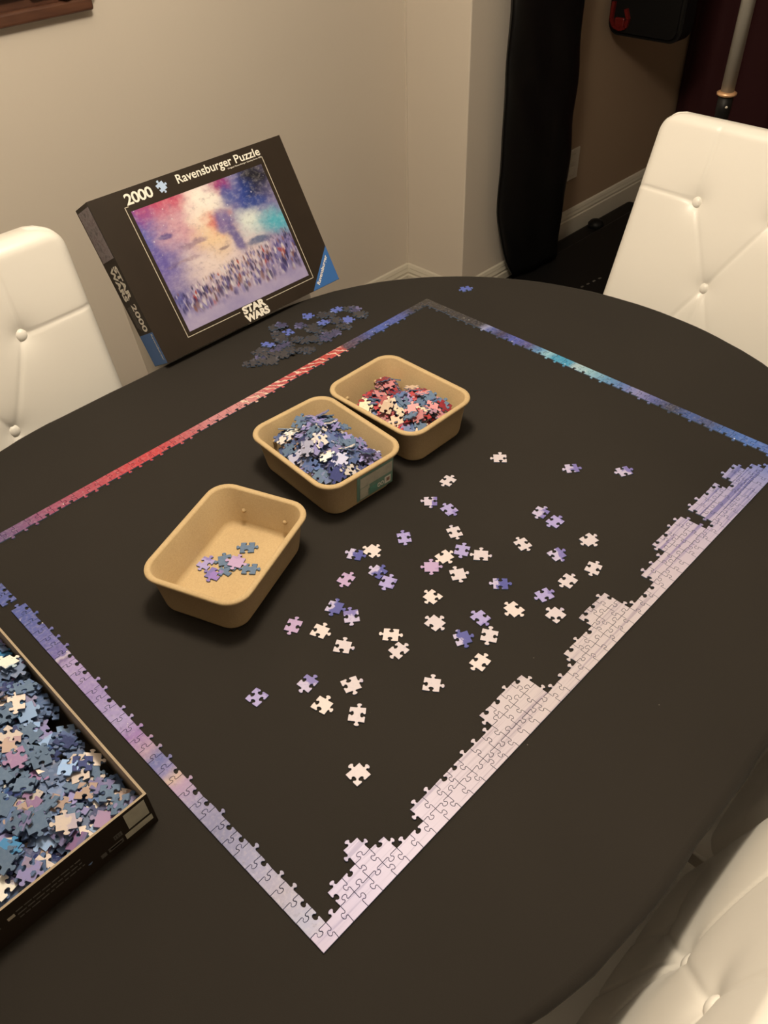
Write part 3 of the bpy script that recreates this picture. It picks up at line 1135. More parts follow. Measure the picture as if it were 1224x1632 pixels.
# ------------------------------------------------------------------ the lid, leaning on a chair
def make_art():
    """a generic painted sky over a crowd, in the colours of the box picture"""
    t = NT('box_art_print')
    uv = t.n('ShaderNodeUVMap', uv_map='print').outputs[0]
    sep = t.n('ShaderNodeSeparateXYZ')
    t.l(uv, sep.inputs[0])

    def warp(scale, amt, detail=6):
        nz = t.noise(uv, scale, detail, 0.62)
        w = t.n('ShaderNodeVectorMath', operation='SUBTRACT')
        t.l(nz.outputs['Color'], w.inputs[0])
        w.inputs[1].default_value = (0.5, 0.5, 0.5)
        sc = t.n('ShaderNodeVectorMath', operation='SCALE')
        t.l(w.outputs[0], sc.inputs[0])
        sc.inputs['Scale'].default_value = amt
        ad = t.n('ShaderNodeVectorMath', operation='ADD')
        t.l(uv, ad.inputs[0])
        t.l(sc.outputs[0], ad.inputs[1])
        return ad.outputs[0], nz

    p, nzc = warp(4.0, 0.34)
    col = pr(190, 166, 178)

    def blob(col, c, r, ink, hard=0.0, amount=1.0, src=None):
        s = t.n('ShaderNodeVectorMath', operation='SUBTRACT')
        t.l(src or p, s.inputs[0])
        s.inputs[1].default_value = (c[0], c[1], 0)
        d = t.n('ShaderNodeVectorMath', operation='DIVIDE')
        t.l(s.outputs[0], d.inputs[0])
        d.inputs[1].default_value = (r[0], r[1], 1)
        ln = t.n('ShaderNodeVectorMath', operation='LENGTH')
        t.l(d.outputs[0], ln.inputs[0])
        return t.mix(t.math('MULTIPLY', t.smooth(ln.outputs['Value'], 1.25 - hard * 0.2, 0.1 + hard * 0.7), amount), col, pr(*ink))

    for c, r, ink in [((0.34, 0.42), (0.50, 0.20), (232, 208, 196)), ((0.0, 0.60), (0.24, 0.50), (106, 92, 160)),
                      ((0.02, 0.92), (0.20, 0.24), (66, 86, 166)), ((0.24, 0.98), (0.32, 0.20), (196, 58, 88)),
                      ((0.30, 0.78), (0.26, 0.22), (208, 156, 164)), ((0.46, 0.66), (0.17, 0.24), (240, 204, 160)),
                      ((0.49, 0.90), (0.17, 0.24), (252, 236, 216)), ((0.52, 0.70), (0.10, 0.10), (220, 130, 110)),
                      ((0.62, 1.0), (0.10, 0.12), (178, 44, 92)), ((0.82, 0.82), (0.30, 0.40), (42, 68, 146)),
                      ((0.93, 0.92), (0.18, 0.22), (26, 26, 34)), ((0.75, 0.58), (0.15, 0.18), (226, 228, 214)),
                      ((0.97, 0.52), (0.22, 0.14), (84, 176, 188)), ((1.0, 0.22), (0.26, 0.28), (84, 80, 150)),
                      ((0.0, 0.20), (0.22, 0.22), (88, 88, 152))]:
        col = blob(col, c, r, ink)
    p2, _ = warp(9.0, 0.10)
    for c, r, ink, am in [((0.56, 0.68), (0.085, 0.13), (118, 106, 156), .9), ((0.60, 0.52), (0.05, 0.16), (92, 82, 142), .85),
                          ((0.66, 0.86), (0.06, 0.10), (70, 84, 150), .8), ((0.84, 0.74), (0.10, 0.05), (56, 74, 140), .8),
                          ((0.74, 0.44), (0.12, 0.04), (48, 74, 120), .8), ((0.13, 0.74), (0.06, 0.025), (86, 72, 132), .8),
                          ((0.30, 0.62), (0.12, 0.03), (150, 120, 134), .7), ((0.10, 0.52), (0.07, 0.02), (120, 100, 140), .7),
                          ((0.48, 0.50), (0.05, 0.02), (120, 96, 104), .7), ((0.22, 0.52), (0.10, 0.02), (170, 142, 150), .7)]:
        col = blob(col, c, r, ink, 0.5, am, p2)
    fine = t.noise(uv, 26, 6, 0.7)
    col = t.mix(t.smooth(fine.outputs['Fac'], 0.45, 0.75), col, t.mix(0.20, col, pr(246, 232, 224)))
    col = t.mix(t.smooth(fine.outputs['Fac'], 0.50, 0.25), col, t.mix(0.40, col, pr(64, 56, 96)))
    # crowd-like speckle over the lower third, in two sizes
    nb = t.noise(t.scaled(uv, 7.0, 1.0, 1.0), 3.0, 3)
    ground = t.mix(t.smooth(sep.outputs[1], 0.26, 0.04), col, t.mix(nzc.outputs['Fac'], pr(206, 188, 200), pr(112, 104, 164)))
    col = ground
    for sx, sy, lo0, hi0, am in ((44.0, 13.0, 0.03, 0.17, 0.95), (70.0, 20.0, 0.09, 0.24, 0.9), (36.0, 11.0, 0.02, 0.12, 0.75)):
        vor = t.n('ShaderNodeTexVoronoi')
        vor.inputs['Scale'].default_value = 1.0
        t.l(t.scaled(uv, sx, sy, 1.0), vor.inputs['Vector'])
        rs = t.n('ShaderNodeSeparateXYZ')
        t.l(vor.outputs['Color'], rs.inputs[0])
        spk = t.ramp(rs.outputs[0], [(0.0, pr(46, 42, 84)), (0.18, pr(84, 74, 128)), (0.36, pr(140, 130, 172)), (0.50, pr(216, 202, 200)),
                                     (0.62, pr(132, 92, 84)), (0.72, pr(76, 64, 98)), (0.86, pr(182, 168, 188)), (0.955, pr(166, 62, 48))], 'CONSTANT')
        edge = t.smooth(vor.outputs['Distance'], 0.75, 0.25)
        top = t.math('ADD', t.math('ADD', hi0, t.math('MULTIPLY', sep.outputs[0], 0.15)), t.math('MULTIPLY', nb.outputs['Fac'], 0.16))
        up = t.smooth(t.math('SUBTRACT', top, sep.outputs[1]), 0.0, 0.05)
        lo = t.smooth(t.math('SUBTRACT', sep.outputs[1], t.math('ADD', lo0, t.math('MULTIPLY', nb.outputs['Fac'], 0.12))), 0.0, 0.05)
        col = t.mix(t.math('MULTIPLY', t.math('MULTIPLY', up, lo), t.math('MULTIPLY', edge, am)), col, spk)
    # bright flecks in the sky
    v2 = t.n('ShaderNodeTexVoronoi')
    v2.inputs['Scale'].default_value = 1.0
    t.l(t.scaled(uv, 22.0, 15.0, 1.0), v2.inputs['Vector'])
    fl_ = t.math('MULTIPLY', t.smooth(v2.outputs['Distance'], 0.14, 0.06), t.smooth(sep.outputs[1], 0.55, 0.7))
    col = t.mix(t.math('MULTIPLY', fl_, 0.5), col, pr(235, 225, 225))
    t.set(color=col, rough=0.4, spec=0.45)
    return t.m


def make_side_art():
    t = NT('side_art_print')
    co = t.coord()
    nz = t.noise(co, 70, 5, 0.65)
    t.set(color=t.ramp(nz.outputs['Fac'], [(0.3, (0.05, 0.04, 0.06)), (0.5, (0.26, 0.23, 0.26)), (0.62, (0.16, 0.12, 0.15)), (0.78, (0.50, 0.46, 0.47))]), rough=0.45)
    return t.m


M['art'] = make_art()
M['side_art'] = make_side_art()

LW, LH, LD = 0.428, 0.295, 0.060
lid = empty('puzzle_box_lid')
th = math.radians(29.6)
Xl, Yl = Vector((1, 0, 0)), Vector((0, math.sin(th), math.cos(th)))
Zl = Xl.cross(Yl)
mw = Matrix((Xl, Yl, Zl)).transposed().to_4x4()
mw.translation = Vector((0.478, 0.9335, TZ + 0.0135))
lid.matrix_world = mw
tag(lid, 'black jigsaw box lid with colourful picture, leaning upright at the table edge', 'box lid')
bm = bmesh.new()
w_ = 0.002
add_box(bm, 0, LW, 0, LH, -w_, 0)
add_box(bm, 0, w_, 0, LH, -LD, -w_)
add_box(bm, LW - w_, LW, 0, LH, -LD, -w_)
add_box(bm, w_, LW - w_, 0, w_, -LD, -w_)
add_box(bm, w_, LW - w_, LH - w_, LH, -LD, -w_)
bm_obj('lid_shell', bm, M['blackboard'], lid)

# picture
px0, px1, py0, py1 = 0.067, 0.361, 0.033, 0.257
v = [(px0, py0, 0.0003), (px1, py0, 0.0003), (px1, py1, 0.0003), (px0, py1, 0.0003)]
pic = mesh_obj('picture_print', v + [(a, b, -0.0001) for a, b, _ in v], [(0, 1, 2, 3), (7, 6, 5, 4), (0, 4, 5, 1), (1, 5, 6, 2), (2, 6, 7, 3), (3, 7, 4, 0)], M['art'], lid)
ul = pic.data.uv_layers.new(name='print')
for lp in pic.data.loops:
    c = pic.data.vertices[lp.vertex_index].co
    ul.data[lp.index].uv = ((c.x - px0) / (px1 - px0), (c.y - py0) / (py1 - py0))
pic['label'] = 'colourful picture of a red and blue sky over a crowd'

ZX, ZY = (1, 0, 0), (0, 1, 0)
for bars in (((0.0585, 0.0598, 0.0245, 0.2665), (0.0585, 0.0665, 0.2653, 0.2665), (0.0585, 0.1805, 0.0245, 0.0257)),
             ((0.3685, 0.3698, 0.0245, 0.2690), (0.3655, 0.3698, 0.2678, 0.2690), (0.2455, 0.3698, 0.0245, 0.0257))):
    bm = bmesh.new()
    for (a0, a1, b0, b1) in bars:
        add_box(bm, a0, a1, b0, b1, -0.0001, 0.0003)
    bm_obj('frame_line', bm, M['line_ink'], lid)
put_text('count_lettering', '2000', 0.056, 0.0195, (0.066, 0.2675, 0), ZX, ZY, M['white_ink'], lid, bold=0.022, spacing=0.92)
put_text('title_lettering', 'Ravensburger', 0.125, 0.0205, (0.1765, 0.2685, 0), ZX, ZY, M['white_ink'], lid, bold=0.012)
put_text('title_lettering', 'Puzzle', 0.060, 0.0150, (0.3085, 0.2728, 0), ZX, ZY, M['white_ink'], lid, bold=0.012)
put_text('small_lettering', 'Original Ravensburger Quality Since 1891', 0.082, 0.0032, (0.2865, 0.2672, 0), ZX, ZY, M['white_ink'], lid, bold=0.006)
put_text('logo_lettering', 'STAR', 0.055, 0.0150, (0.1865, 0.0172, 0), ZX, ZY, M['white_ink'], lid, bold=0.055, spacing=0.95)
put_text('logo_lettering', 'WARS', 0.058, 0.0150, (0.1855, 0.0012, 0), ZX, ZY, M['white_ink'], lid, bold=0.055, spacing=0.95)
ip = std_piece('TTBT', 3)
cr, sr = math.cos(0.35), math.sin(0.35)
ip = [((x * cr - y_ * sr) * 0.80 + 0.1425, (x * sr + y_ * cr) * 0.80 + 0.2785, 0.0) for x, y_ in ip]
flat('piece_symbol', ip, M['pale_blue_ink'], lid)
tri_ = flat('corner_triangle', [(0.357, 0.0006, 0), (LW - 0.0004, 0.0006, 0), (LW - 0.0004, 0.0715, 0)], M['blue_ink'], lid)
dx_, dy_ = Vector((0.0706, 0.0709, 0)).normalized(), Vector((-0.0709, 0.0706, 0)).normalized()
og = Vector((0.357, 0.0006, 0.0003)) + dx_ * 0.018 - dy_ * 0.0125
put_text('corner_lettering', 'Ravensburger', 0.064, 0.0098, og, dx_, dy_, M['white_ink'], tri_, bold=0.02)

# left side of the lid: x = 0, seen from -x; up = +y, right = +z
DN, TOZ = (0, -1, 0), (0, 0, 1)


def sidepatch(name, y0, y1, z0, z1, mat):
    return flat(name, [(0, y0, z0), (0, y0, z1), (0, y1, z1), (0, y1, z0)], mat, lid)


sidepatch('side_picture', 0.198, 0.288, -0.056, -0.004, M['side_art'])
put_text('side_logo_lettering', 'STAR', 0.062, 0.017, (0, 0.186, -0.027), DN, TOZ, M['white_ink'], lid, bold=0.05)
put_text('side_logo_lettering', 'WARS', 0.062, 0.017, (0, 0.186, -0.046), DN, TOZ, M['white_ink'], lid, bold=0.05)
put_text('side_count_lettering', '2000', 0.052, 0.020, (0, 0.116, -0.032), DN, TOZ, M['white_ink'], lid, bold=0.025)
for k in range(3):
    sidepatch('small_print_line', 0.068 + 0.003 * k, 0.114, -0.039 - 0.005 * k, -0.0375 - 0.005 * k, M['grey_ink'])
bp_ = sidepatch('blue_patch', 0.0008, 0.060, -0.059, -0.0006, M['blue_ink'])
put_text('side_brand_lettering', 'Ravensburger', 0.050, 0.0075, (-0.0003, 0.057, -0.0125), DN, TOZ, M['white_ink'], bp_, bold=0.02)

# ------------------------------------------------------------------ the open box
BX0, BX1, BY0, BY1, BHT = -0.322, -0.031, 0.221, 0.648, 0.055
ob = tag(empty('open_puzzle_box', (0, 0, TZ + 0.0005)), 'open black cardboard box brimming with loose jigsaw pieces', 'box')
bm = bmesh.new()
w_ = 0.0026
add_box(bm, BX0, BX1, BY0, BY1, 0, 0.002)
bmB = bm
bm_obj('box_floor', bm, M['blackboard'], ob)
for (nm, a0, a1, b0, b1) in (('box_wall', BX0, BX1, BY0, BY0 + w_), ('box_wall', BX0, BX1, BY1 - w_, BY1),
                             ('box_wall', BX0, BX0 + w_, BY0 + w_, BY1 - w_), ('box_wall', BX1 - w_, BX1, BY0 + w_, BY1 - w_)):
    bm = bmesh.new()
    add_box(bm, a0, a1, b0, b1, 0.002, BHT)
    cxm, cym = (BX0 + BX1) / 2, (BY0 + BY1) / 2
    bm.normal_update()
    for f_ in bm.faces:
        c_ = f_.calc_center_median()
        inward = (Vector((cxm, cym, 0)) - Vector((c_.x, c_.y, 0))).dot(f_.normal)
        long_in = abs(f_.normal.z) < 0.5 and inward > 0.05 and f_.calc_area() > 0.005
        f_.material_index = 1 if (long_in or f_.normal.z > 0.5) else 0
    bw_ = bm_obj(nm, bm, [M['blackboard'], M['boxboard']], ob)
    if b0 == BY0 and b1 == BY0 + w_:
        near_wall = bw_


def frontpatch(name, x0, x1, z0, z1, mat):
    return flat(name, [(x0, BY0, z0), (x1, BY0, z0), (x1, BY0, z1), (x0, BY0, z1)], mat, near_wall)


frontpatch('white_label', -0.060, -0.036, 0.0235, 0.050, M['sticker_pale'])
frontpatch('white_label', -0.066, -0.0345, 0.0105, 0.0195, M['sticker_pale'])
frontpatch('warning_symbol', -0.0765, -0.0675, 0.0235, 0.0305, M['grey_ink'])
for k in range(3):
    frontpatch('warning_symbol', -0.0755 + 0.0026 * k, -0.0745 + 0.0026 * k, 0.0245, 0.0295, M['blackboard'])
frontpatch('warning_symbol', -0.086, -0.0690, 0.0120, 0.0180, M['grey_ink'])
frontpatch('warning_symbol', -0.084, -0.071, 0.0135, 0.0165, M['blackboard'])
frontpatch('warning_symbol', -0.0945, -0.0885, 0.0115, 0.0175, M['grey_ink'])
frontpatch('warning_symbol', -0.187, -0.180, 0.0320, 0.0365, M['line_ink'])
rnd = random.Random(5)
for k in range(3):
    x = -0.178
    while x < -0.112:
        wd = rnd.uniform(0.003, 0.009)
        frontpatch('small_print_line', x, min(x + wd, -0.110), 0.0365 - 0.0062 * k, 0.0380 - 0.0062 * k, M['grey_ink'])
        x += wd + 0.0016
for k in range(2):
    x = -0.31
    while x < -0.20:
        wd = rnd.uniform(0.004, 0.010)
        frontpatch('small_print_line', x, x + wd, 0.0365 - 0.0062 * k, 0.0380 - 0.0062 * k, M['grey_ink'])
        x += wd + 0.0018

# ------------------------------------------------------------------ kraft trays
TL, TW, BL, BW, TH = 0.199, 0.153, 0.178, 0.1245, 0.065


def rrect(L_, W_, r, z, n_=9):
    out = []
    for (sx, sy, a0) in ((1, 1, 0), (-1, 1, 90), (-1, -1, 180), (1, -1, 270)):
        for k in range(n_):
            a = math.radians(a0 + 90 * k / (n_ - 1))
            out.append((sx * (L_ / 2 - r) + r * math.cos(a), sy * (W_ / 2 - r) + r * math.sin(a), z))
    return out


def loft(name, rings_, mat, parent, cap0=True, cap1=True):
    n_ = len(rings_[0])
    v = [p for r in rings_ for p in r]
    f = []
    for i in range(len(rings_) - 1):
        for k in range(n_):
            a, b = i * n_ + k, i * n_ + (k + 1) % n_
            f.append((a, b, b + n_, a + n_))
    if cap0:
        f.append(tuple(reversed(range(n_))))
    if cap1:
        f.append(tuple(range((len(rings_) - 1) * n_, len(rings_) * n_)))
    o = mesh_obj(name, v, f, mat, parent)
    for p in o.data.polygons:
        p.use_smooth = len(p.vertices) == 4
    return o


def make_tray():
    root = empty('kraft_tray')
    lw, lwW = TL - 0.012, TW - 0.012           # wall at the top, under the lip
    rg = [rrect(BL - 0.012, BW - 0.012, 0.022, 0.0), rrect(BL - 0.003, BW - 0.003, 0.024, 0.0015), rrect(BL, BW, 0.025, 0.006),
          rrect(lw, lwW, 0.027, TH - 0.0055),
          rrect(TL - 0.002, TW - 0.002, 0.030, TH - 0.0050), rrect(TL, TW, 0.031, TH - 0.0025), rrect(TL - 0.002, TW - 0.002, 0.030, TH),
          rrect(lw - 0.002, lwW - 0.002, 0.025, TH), rrect(lw - 0.005, lwW - 0.005, 0.024, TH - 0.002),
          rrect(BL - 0.004, BW - 0.004, 0.022, 0.010), rrect(BL - 0.010, BW - 0.010, 0.020, 0.0045), rrect(BL - 0.020, BW - 0.020, 0.016, 0.0032)]
    loft('tray_body', rg, M['kraft'], root)
    for sy in (-0.033, 0.033):
        pg = lathe('peg', [(0.0038, 0), (0.0034, 0.004), (0.0026, 0.0058), (0.001, 0.0065)], M['kraft'], root, (-BL / 2 - 0.0022, sy, 0.029), n=14)
        pg.rotation_euler = (0, math.radians(83), 0)
    return root


tray = make_tray()
TRAYS = [(0.2429, 0.4412, math.radians(200.8), 'brown fibre tray holding just a few jigsaw pieces'),
         (0.4737, 0.5033, math.radians(-93.8), 'brown fibre tray with a green sticker, full of blue and white pieces'),
         (0.6356, 0.5043, math.radians(-90.1), 'brown fibre tray full of red and pink jigsaw pieces')]
tray_objs = []
for i, (x, y_, a, lab) in enumerate(TRAYS):
    c = tray if i == 0 else copy_tree(tray)
    c.location = (x, y_, TZ + 0.0004)
    c.rotation_euler = (0, 0, a)
    tag(c, lab, 'tray', 'brown fibre sorting trays')
    tray_objs.append(c)

# sticker on the +x end of the second tray
tb_ = tray_objs[1]
xa, za, xb, zb = BL / 2 + 0.0003, 0.006, (TL - 0.012) / 2 + 0.0003, TH - 0.0055


def st(yv, zv, lift=0.0):
    k = (zv - za) / (zb - za)
    return (xa + (xb - xa) * k + lift, yv, zv)


def sticker(name, y0, y1, z0, z1, mat, lift, parent=None):
    return flat(name, [st(y0, z0, lift), st(y1, z0, lift), st(y1, z1, lift), st(y0, z1, lift)], mat, parent or base_sticker, 0.00025)


base_sticker = sticker('sticker', -0.018, 0.052, 0.0065, 0.0575, M['sticker_green'], 0.0, tb_)
sticker('sticker_panel', -0.012, 0.050, 0.030, 0.0500, M['sticker_pale'], 0.0003)
sticker('sticker_panel', -0.012, 0.006, 0.009, 0.029, M['sticker_pale'], 0.0003)
sticker('sticker_band', 0.004, 0.022, 0.010, 0.0225, M['sticker_teal'], 0.0003)
sticker('sticker_square', 0.036, 0.048, 0.011, 0.0245, M['white_ink'], 0.0003)
sticker('sticker_square', 0.0395, 0.0455, 0.0150, 0.0215, M['brown_ink'], 0.0006)
for yy in (0.025, 0.0315):
    v, f = [], []
    for k in range(16):
        a = 2 * math.pi * k / 16
        for r_ in (0.0018, 0.0033):
            for lf in (0.0002, 0.0005):
                v.append(st(yy + r_ * math.cos(a), 0.0165 + r_ * 1.3 * math.sin(a), lf))
    for k in range(16):
        a, b = 4 * k, 4 * ((k + 1) % 16)
        f += [(a + 1, a + 3, b + 3, b + 1), (a + 2, b + 2, b + 3, a + 3), (a, a + 1, b + 1, b), (a, b, b + 2, a + 2)]
    mesh_obj('sticker_ring', v, f, M['white_ink'], base_sticker)

# ------------------------------------------------------------------ loose pieces
MESH = {}


def loose_mesh(code, var=0):
    key = (code, var)
    if key not in MESH:
        MESH[key] = piece_mesh('jigsaw_piece', std_piece(code, var), [M['loose'], M['card_edge']])
    return MESH[key]


def back_mesh(code, var=0):
    key = (code, var, 'back')
    if key not in MESH:
        MESH[key] = piece_mesh('jigsaw_piece', std_piece(code, var), [M['card'], M['card']])
    return MESH[key]


INK = {'w': (214, 198, 196), 'c': (228, 208, 198), 'p': (196, 182, 204), 'q': (206, 190, 200), 'v': (172, 158, 202), 'k': (190, 160, 192),
       'd': (196, 182, 206), 'b': (92, 104, 176), 'n': (62, 58, 58), 's': (70, 66, 92)}
TONE = {'w': (186, 172, 188), 'c': (214, 196, 190), 'p': (128, 116, 172), 'q': (126, 112, 170), 'v': (140, 126, 180), 'k': (176, 148, 184),
        'd': (88, 88, 152), 'b': (150, 160, 210), 'n': (92, 88, 92), 's': (110, 104, 140)}
AMT = {'w': 0.0, 'c': -0.2, 'p': 0.55, 'q': 0.5, 'v': 0.25, 'k': 0.2, 'd': 0.75, 'b': 0.1, 'n': 0.15, 's': 0.3}
KIND = {'b': 'blue', 'w': 'whitish', 'c': 'cream', 'p': 'violet-ended', 'q': 'violet-cornered', 'v': 'lavender', 'k': 'pinkish', 'd': 'blue-ended'}


def knobs(code):
    n_ = code.count('T')
    if n_ == 2:
        return 'opposite knobs' if code[0] == code[2] else 'adjoining knobs'
    return {0: 'no knobs', 1: 'a single knob', 3: 'three knobs', 4: 'four knobs'}[n_]


MARKS = [('the nearly empty tray', [(0.243, 0.441)]), ('the stickered tray', [(0.474, 0.46)]), ('the tray of red pieces', [(0.636, 0.46)]),
         ('the stepped pale rows', [(0.33, 0.04), (0.44, 0.04), (0.55, 0.04), (0.66, 0.04), (0.77, 0.05), (0.88, 0.05), (0.22, 0.03)]),
         ('the lavender border corner', [(0.02, 0.02), (0.02, 0.12)])]


def near_mark(x, y_):
    return min(MARKS, key=lambda m: min(math.hypot(x - a, y_ - b) for a, b in m[1]))[0]


def loose_piece(kind, code, loc, rz, label, group, var=0, tilt=(0, 0), mesh=None):
    o = bpy.data.objects.new('jigsaw_piece', mesh or loose_mesh(code, var))
    o.location = loc
    o.rotation_euler = (tilt[0], tilt[1], rz)
    if kind in INK:
        o.color = pr(*INK[kind])
        o['tone'] = list(pr(*TONE[kind])[:3])
        o['amount'] = AMT[kind]
    if len(label.split()) > 16:
        label = label.replace('jigsaw piece', 'piece').replace('face-down ', '')
    tag(o, label, 'puzzle piece', group)
    return link(o)


LOOSE = [(0.676, 0.328, 'BTTB', -48, 'w'), (0.73, 0.232, 'TBTB', -40, 'p'), (0.777, 0.17, 'TBTB', -26, 'p'), (0.581, 0.353, 'TBTB', 8, 'w'), (0.529, 0.341, 'BBTT', -48, 'q'), (0.534, 0.309, 'TBTB', -100, 'v'), (0.503, 0.273, 'TBTB', 63, 'w'), (0.618, 0.208, 'BTBT', -84, 'p'), (0.616, 0.182, 'TBTB', -1, 'v'), (0.549, 0.188, 'TBTB', -106, 'w'), (0.564, 0.142, 'TBBT', -16, 'p'), (0.617, 0.126, 'TBTT', -11, 'w'), (0.447, 0.318, 'TBTB', 54, 'v'), (0.483, 0.242, 'BTBT', -62, 'v'), (0.457, 0.252, 'TBTT', -9, 'c'), (0.493, 0.217, 'TTTB', -54, 'w'), (0.431, 0.252, 'TTTT', -47, 'k'), (0.445, 0.217, 'TTBT', -34, 'w'), (0.47, 0.165, 'TBTB', -47, 'd'), (0.576, 0.091, 'TBTB', 13, 'w'), (0.534, 0.103, 'TBTB', 2, 'w'), (0.493, 0.111, 'TBTB', -17, 'v'), (0.392, 0.215, 'BBTT', -91, 'c'), (0.447, 0.125, 'TBTT', -98, 'c'), (0.475, 0.08, 'TTBB', -3, 'w'), (0.407, 0.147, 'TBTB', -97, 'v'), (0.361, 0.184, 'TTTB', -90, 'w'), (0.392, 0.121, 'BTBT', -60, 'w'), (0.366, 0.143, 'TTBT', -29, 'd'), (0.353, 0.104, 'TBTB', 6, 'c'), (0.31, 0.212, 'TBTB', -51, 'c'), (0.299, 0.188, 'TBTB', -1, 'w'), (0.378, 0.345, 'TBTB', -61, 'd'), (0.398, 0.333, 'TTBT', 3, 'c'), (0.337, 0.321, 'TBTB', 13, 'k'), (0.375, 0.299, 'BTTB', -85, 'd'), (0.371, 0.276, 'BTBT', -67, 'v'), (0.293, 0.297, 'TTBT', -66, 'd'), (0.297, 0.27, 'TBTB', 54, 'p'), (0.236, 0.313, 'TBTB', 28, 'k'), (0.253, 0.281, 'TTBB', -71, 'c'), (0.256, 0.243, 'TTBB', -59, 'w'), (0.136, 0.263, 'BBBB', 7, 'v'), (0.19, 0.234, 'TBTB', 6, 'p'), (0.181, 0.199, 'TTBB', -80, 'c'), (0.224, 0.195, 'TBBT', -23, 'w'), (0.2, 0.16, 'TBTB', 37, 'w'), (0.289, 0.125, 'TTBB', -57, 'w'), (0.148, 0.105, 'TTBB', -3, 'w'), (1.063, 0.722, 'TBTB', -29, 'b')]
ZT = TZ + 0.0002
for i, (x, y_, code, a, k) in enumerate(LOOSE):
    if k == 'b':
        loose_piece('b', code, (x, y_, ZT), math.radians(a), 'lone blue jigsaw piece on the cloth outside the dark corner of the border', None, 1)
        continue
    nb_ = min((q_ for q_ in LOOSE if q_[:2] != (x, y_)), key=lambda q_: math.hypot(q_[0] - x, q_[1] - y_))
    nd_ = math.hypot(nb_[0] - x, nb_[1] - y_)
    lab = 'loose %s jigsaw piece with %s, closest to %s, %s' % (KIND[k], knobs(code), near_mark(x, y_), 'beside ' + KIND[nb_[4]] if nd_ < 0.042 else 'alone')
    loose_piece(k, code, (x, y_, ZT), math.radians(a), lab, 'loose pieces inside the border', i % 3)

DARK = [(0.588, 0.837, 'n'), (0.594, 0.828, 'n'), (0.604, 0.822, 'n'), (0.614, 0.836, 'n'), (0.621, 0.855, 'n'), (0.628, 0.84, 'n'), (0.651, 0.86, 'b'), (0.638, 0.857, 'n'), (0.62, 0.812, 'n'), (0.629, 0.825, 'n'), (0.648, 0.835, 'n'), (0.637, 0.816, 'n'), (0.65, 0.818, 'n'), (0.65, 0.808, 'n'), (0.659, 0.812, 'n'), (0.665, 0.805, 'n'), (0.702, 0.895, 'n'), (0.712, 0.894, 'n'), (0.701, 0.899, 'n'), (0.707, 0.867, 'b'), (0.685, 0.877, 'n'), (0.686, 0.866, 'n'), (0.676, 0.85, 'n'), (0.676, 0.835, 'n'), (0.67, 0.838, 'n'), (0.699, 0.832, 'n'), (0.703, 0.824, 'n'), (0.712, 0.821, 'n'), (0.72, 0.812, 'n'), (0.682, 0.797, 'n'), (0.69, 0.788, 'n'), (0.773, 0.886, 'b'), (0.74, 0.868, 'v'), (0.747, 0.847, 'n'), (0.747, 0.831, 'n'), (0.747, 0.821, 'n'), (0.775, 0.841, 'b'), (0.765, 0.843, 'n'), (0.739, 0.796, 'v'), (0.726, 0.799, 'n'), (0.749, 0.798, 'v'), (0.766, 0.799, 'v'), (0.749, 0.81, 'n'), (0.795, 0.864, 'n'), (0.804, 0.857, 'n'), (0.796, 0.834, 'n'), (0.828, 0.86, 'b'), (0.799, 0.826, 'n'), (0.815, 0.815, 'b'), (0.787, 0.805, 'n'), (0.798, 0.801, 'n'), (0.848, 0.842, 'n'), (0.852, 0.833, 'n'), (0.842, 0.811, 'n'), (0.848, 0.808, 'n')]


# ------------------------------------------------------------------ stacking pieces on a height map
class Heap:
    def __init__(self, inside, base, x0, x1, y0, y1, res=0.002):
        self.res, self.x0, self.y0 = res, x0, y0
        self.nx, self.ny = int((x1 - x0) / res) + 1, int((y1 - y0) / res) + 1
        gx, gy = np.meshgrid(x0 + np.arange(self.nx) * res, y0 + np.arange(self.ny) * res)
        self.h = base(gx, gy)
        self.inside = inside
        r = 0.0092
        k = int(r / res) + 1
        self.off = [(i, j) for i in range(-k, k + 1) for j in range(-k, k + 1) if math.hypot(i, j) * res <= r]

    def drop(self, x, y, maxtilt=0.5):
        """lay one piece at x, y; returns its lowest-face plane (z, slope_x, slope_y)"""
        ii, jj = int(round((x - self.x0) / self.res)), int(round((y - self.y0) / self.res))
        P_ = []
        for i, j in self.off:
            a, b = jj + j, ii + i
            if 0 <= a < self.ny and 0 <= b < self.nx:
                P_.append((i * self.res, j * self.res, self.h[a, b], a, b))
        A = np.array([(p[0], p[1], p[2]) for p in P_])
        G = np.c_[A[:, 0], A[:, 1], np.ones(len(A))]
        co, *_ = np.linalg.lstsq(G, A[:, 2], rcond=None)
        sl = math.hypot(co[0], co[1])
        if sl > maxtilt:
            co[0] *= maxtilt / sl
            co[1] *= maxtilt / sl
        pl = co[0] * A[:, 0] + co[1] * A[:, 1]
        z = np.quantile(A[:, 2] - pl, 0.93)
        for p, q in zip(P_, pl):
            self.h[p[3], p[4]] = max(self.h[p[3], p[4]], z + q + PT)
        return z, co[0], co[1]


def plane_euler(sx, sy, rz):
    n_ = Vector((-sx, -sy, 1)).normalized()
    q = Vector((0, 0, 1)).rotation_difference(n_)
    return (q @ Matrix.Rotation(rz, 3, 'Z').to_quaternion()).to_euler()


CODES = ['TBTB', 'TTBB', 'TBBT', 'TTTB', 'BBTT', 'BTBB', 'TBTB', 'BTTB', 'TTTT', 'BBBB']

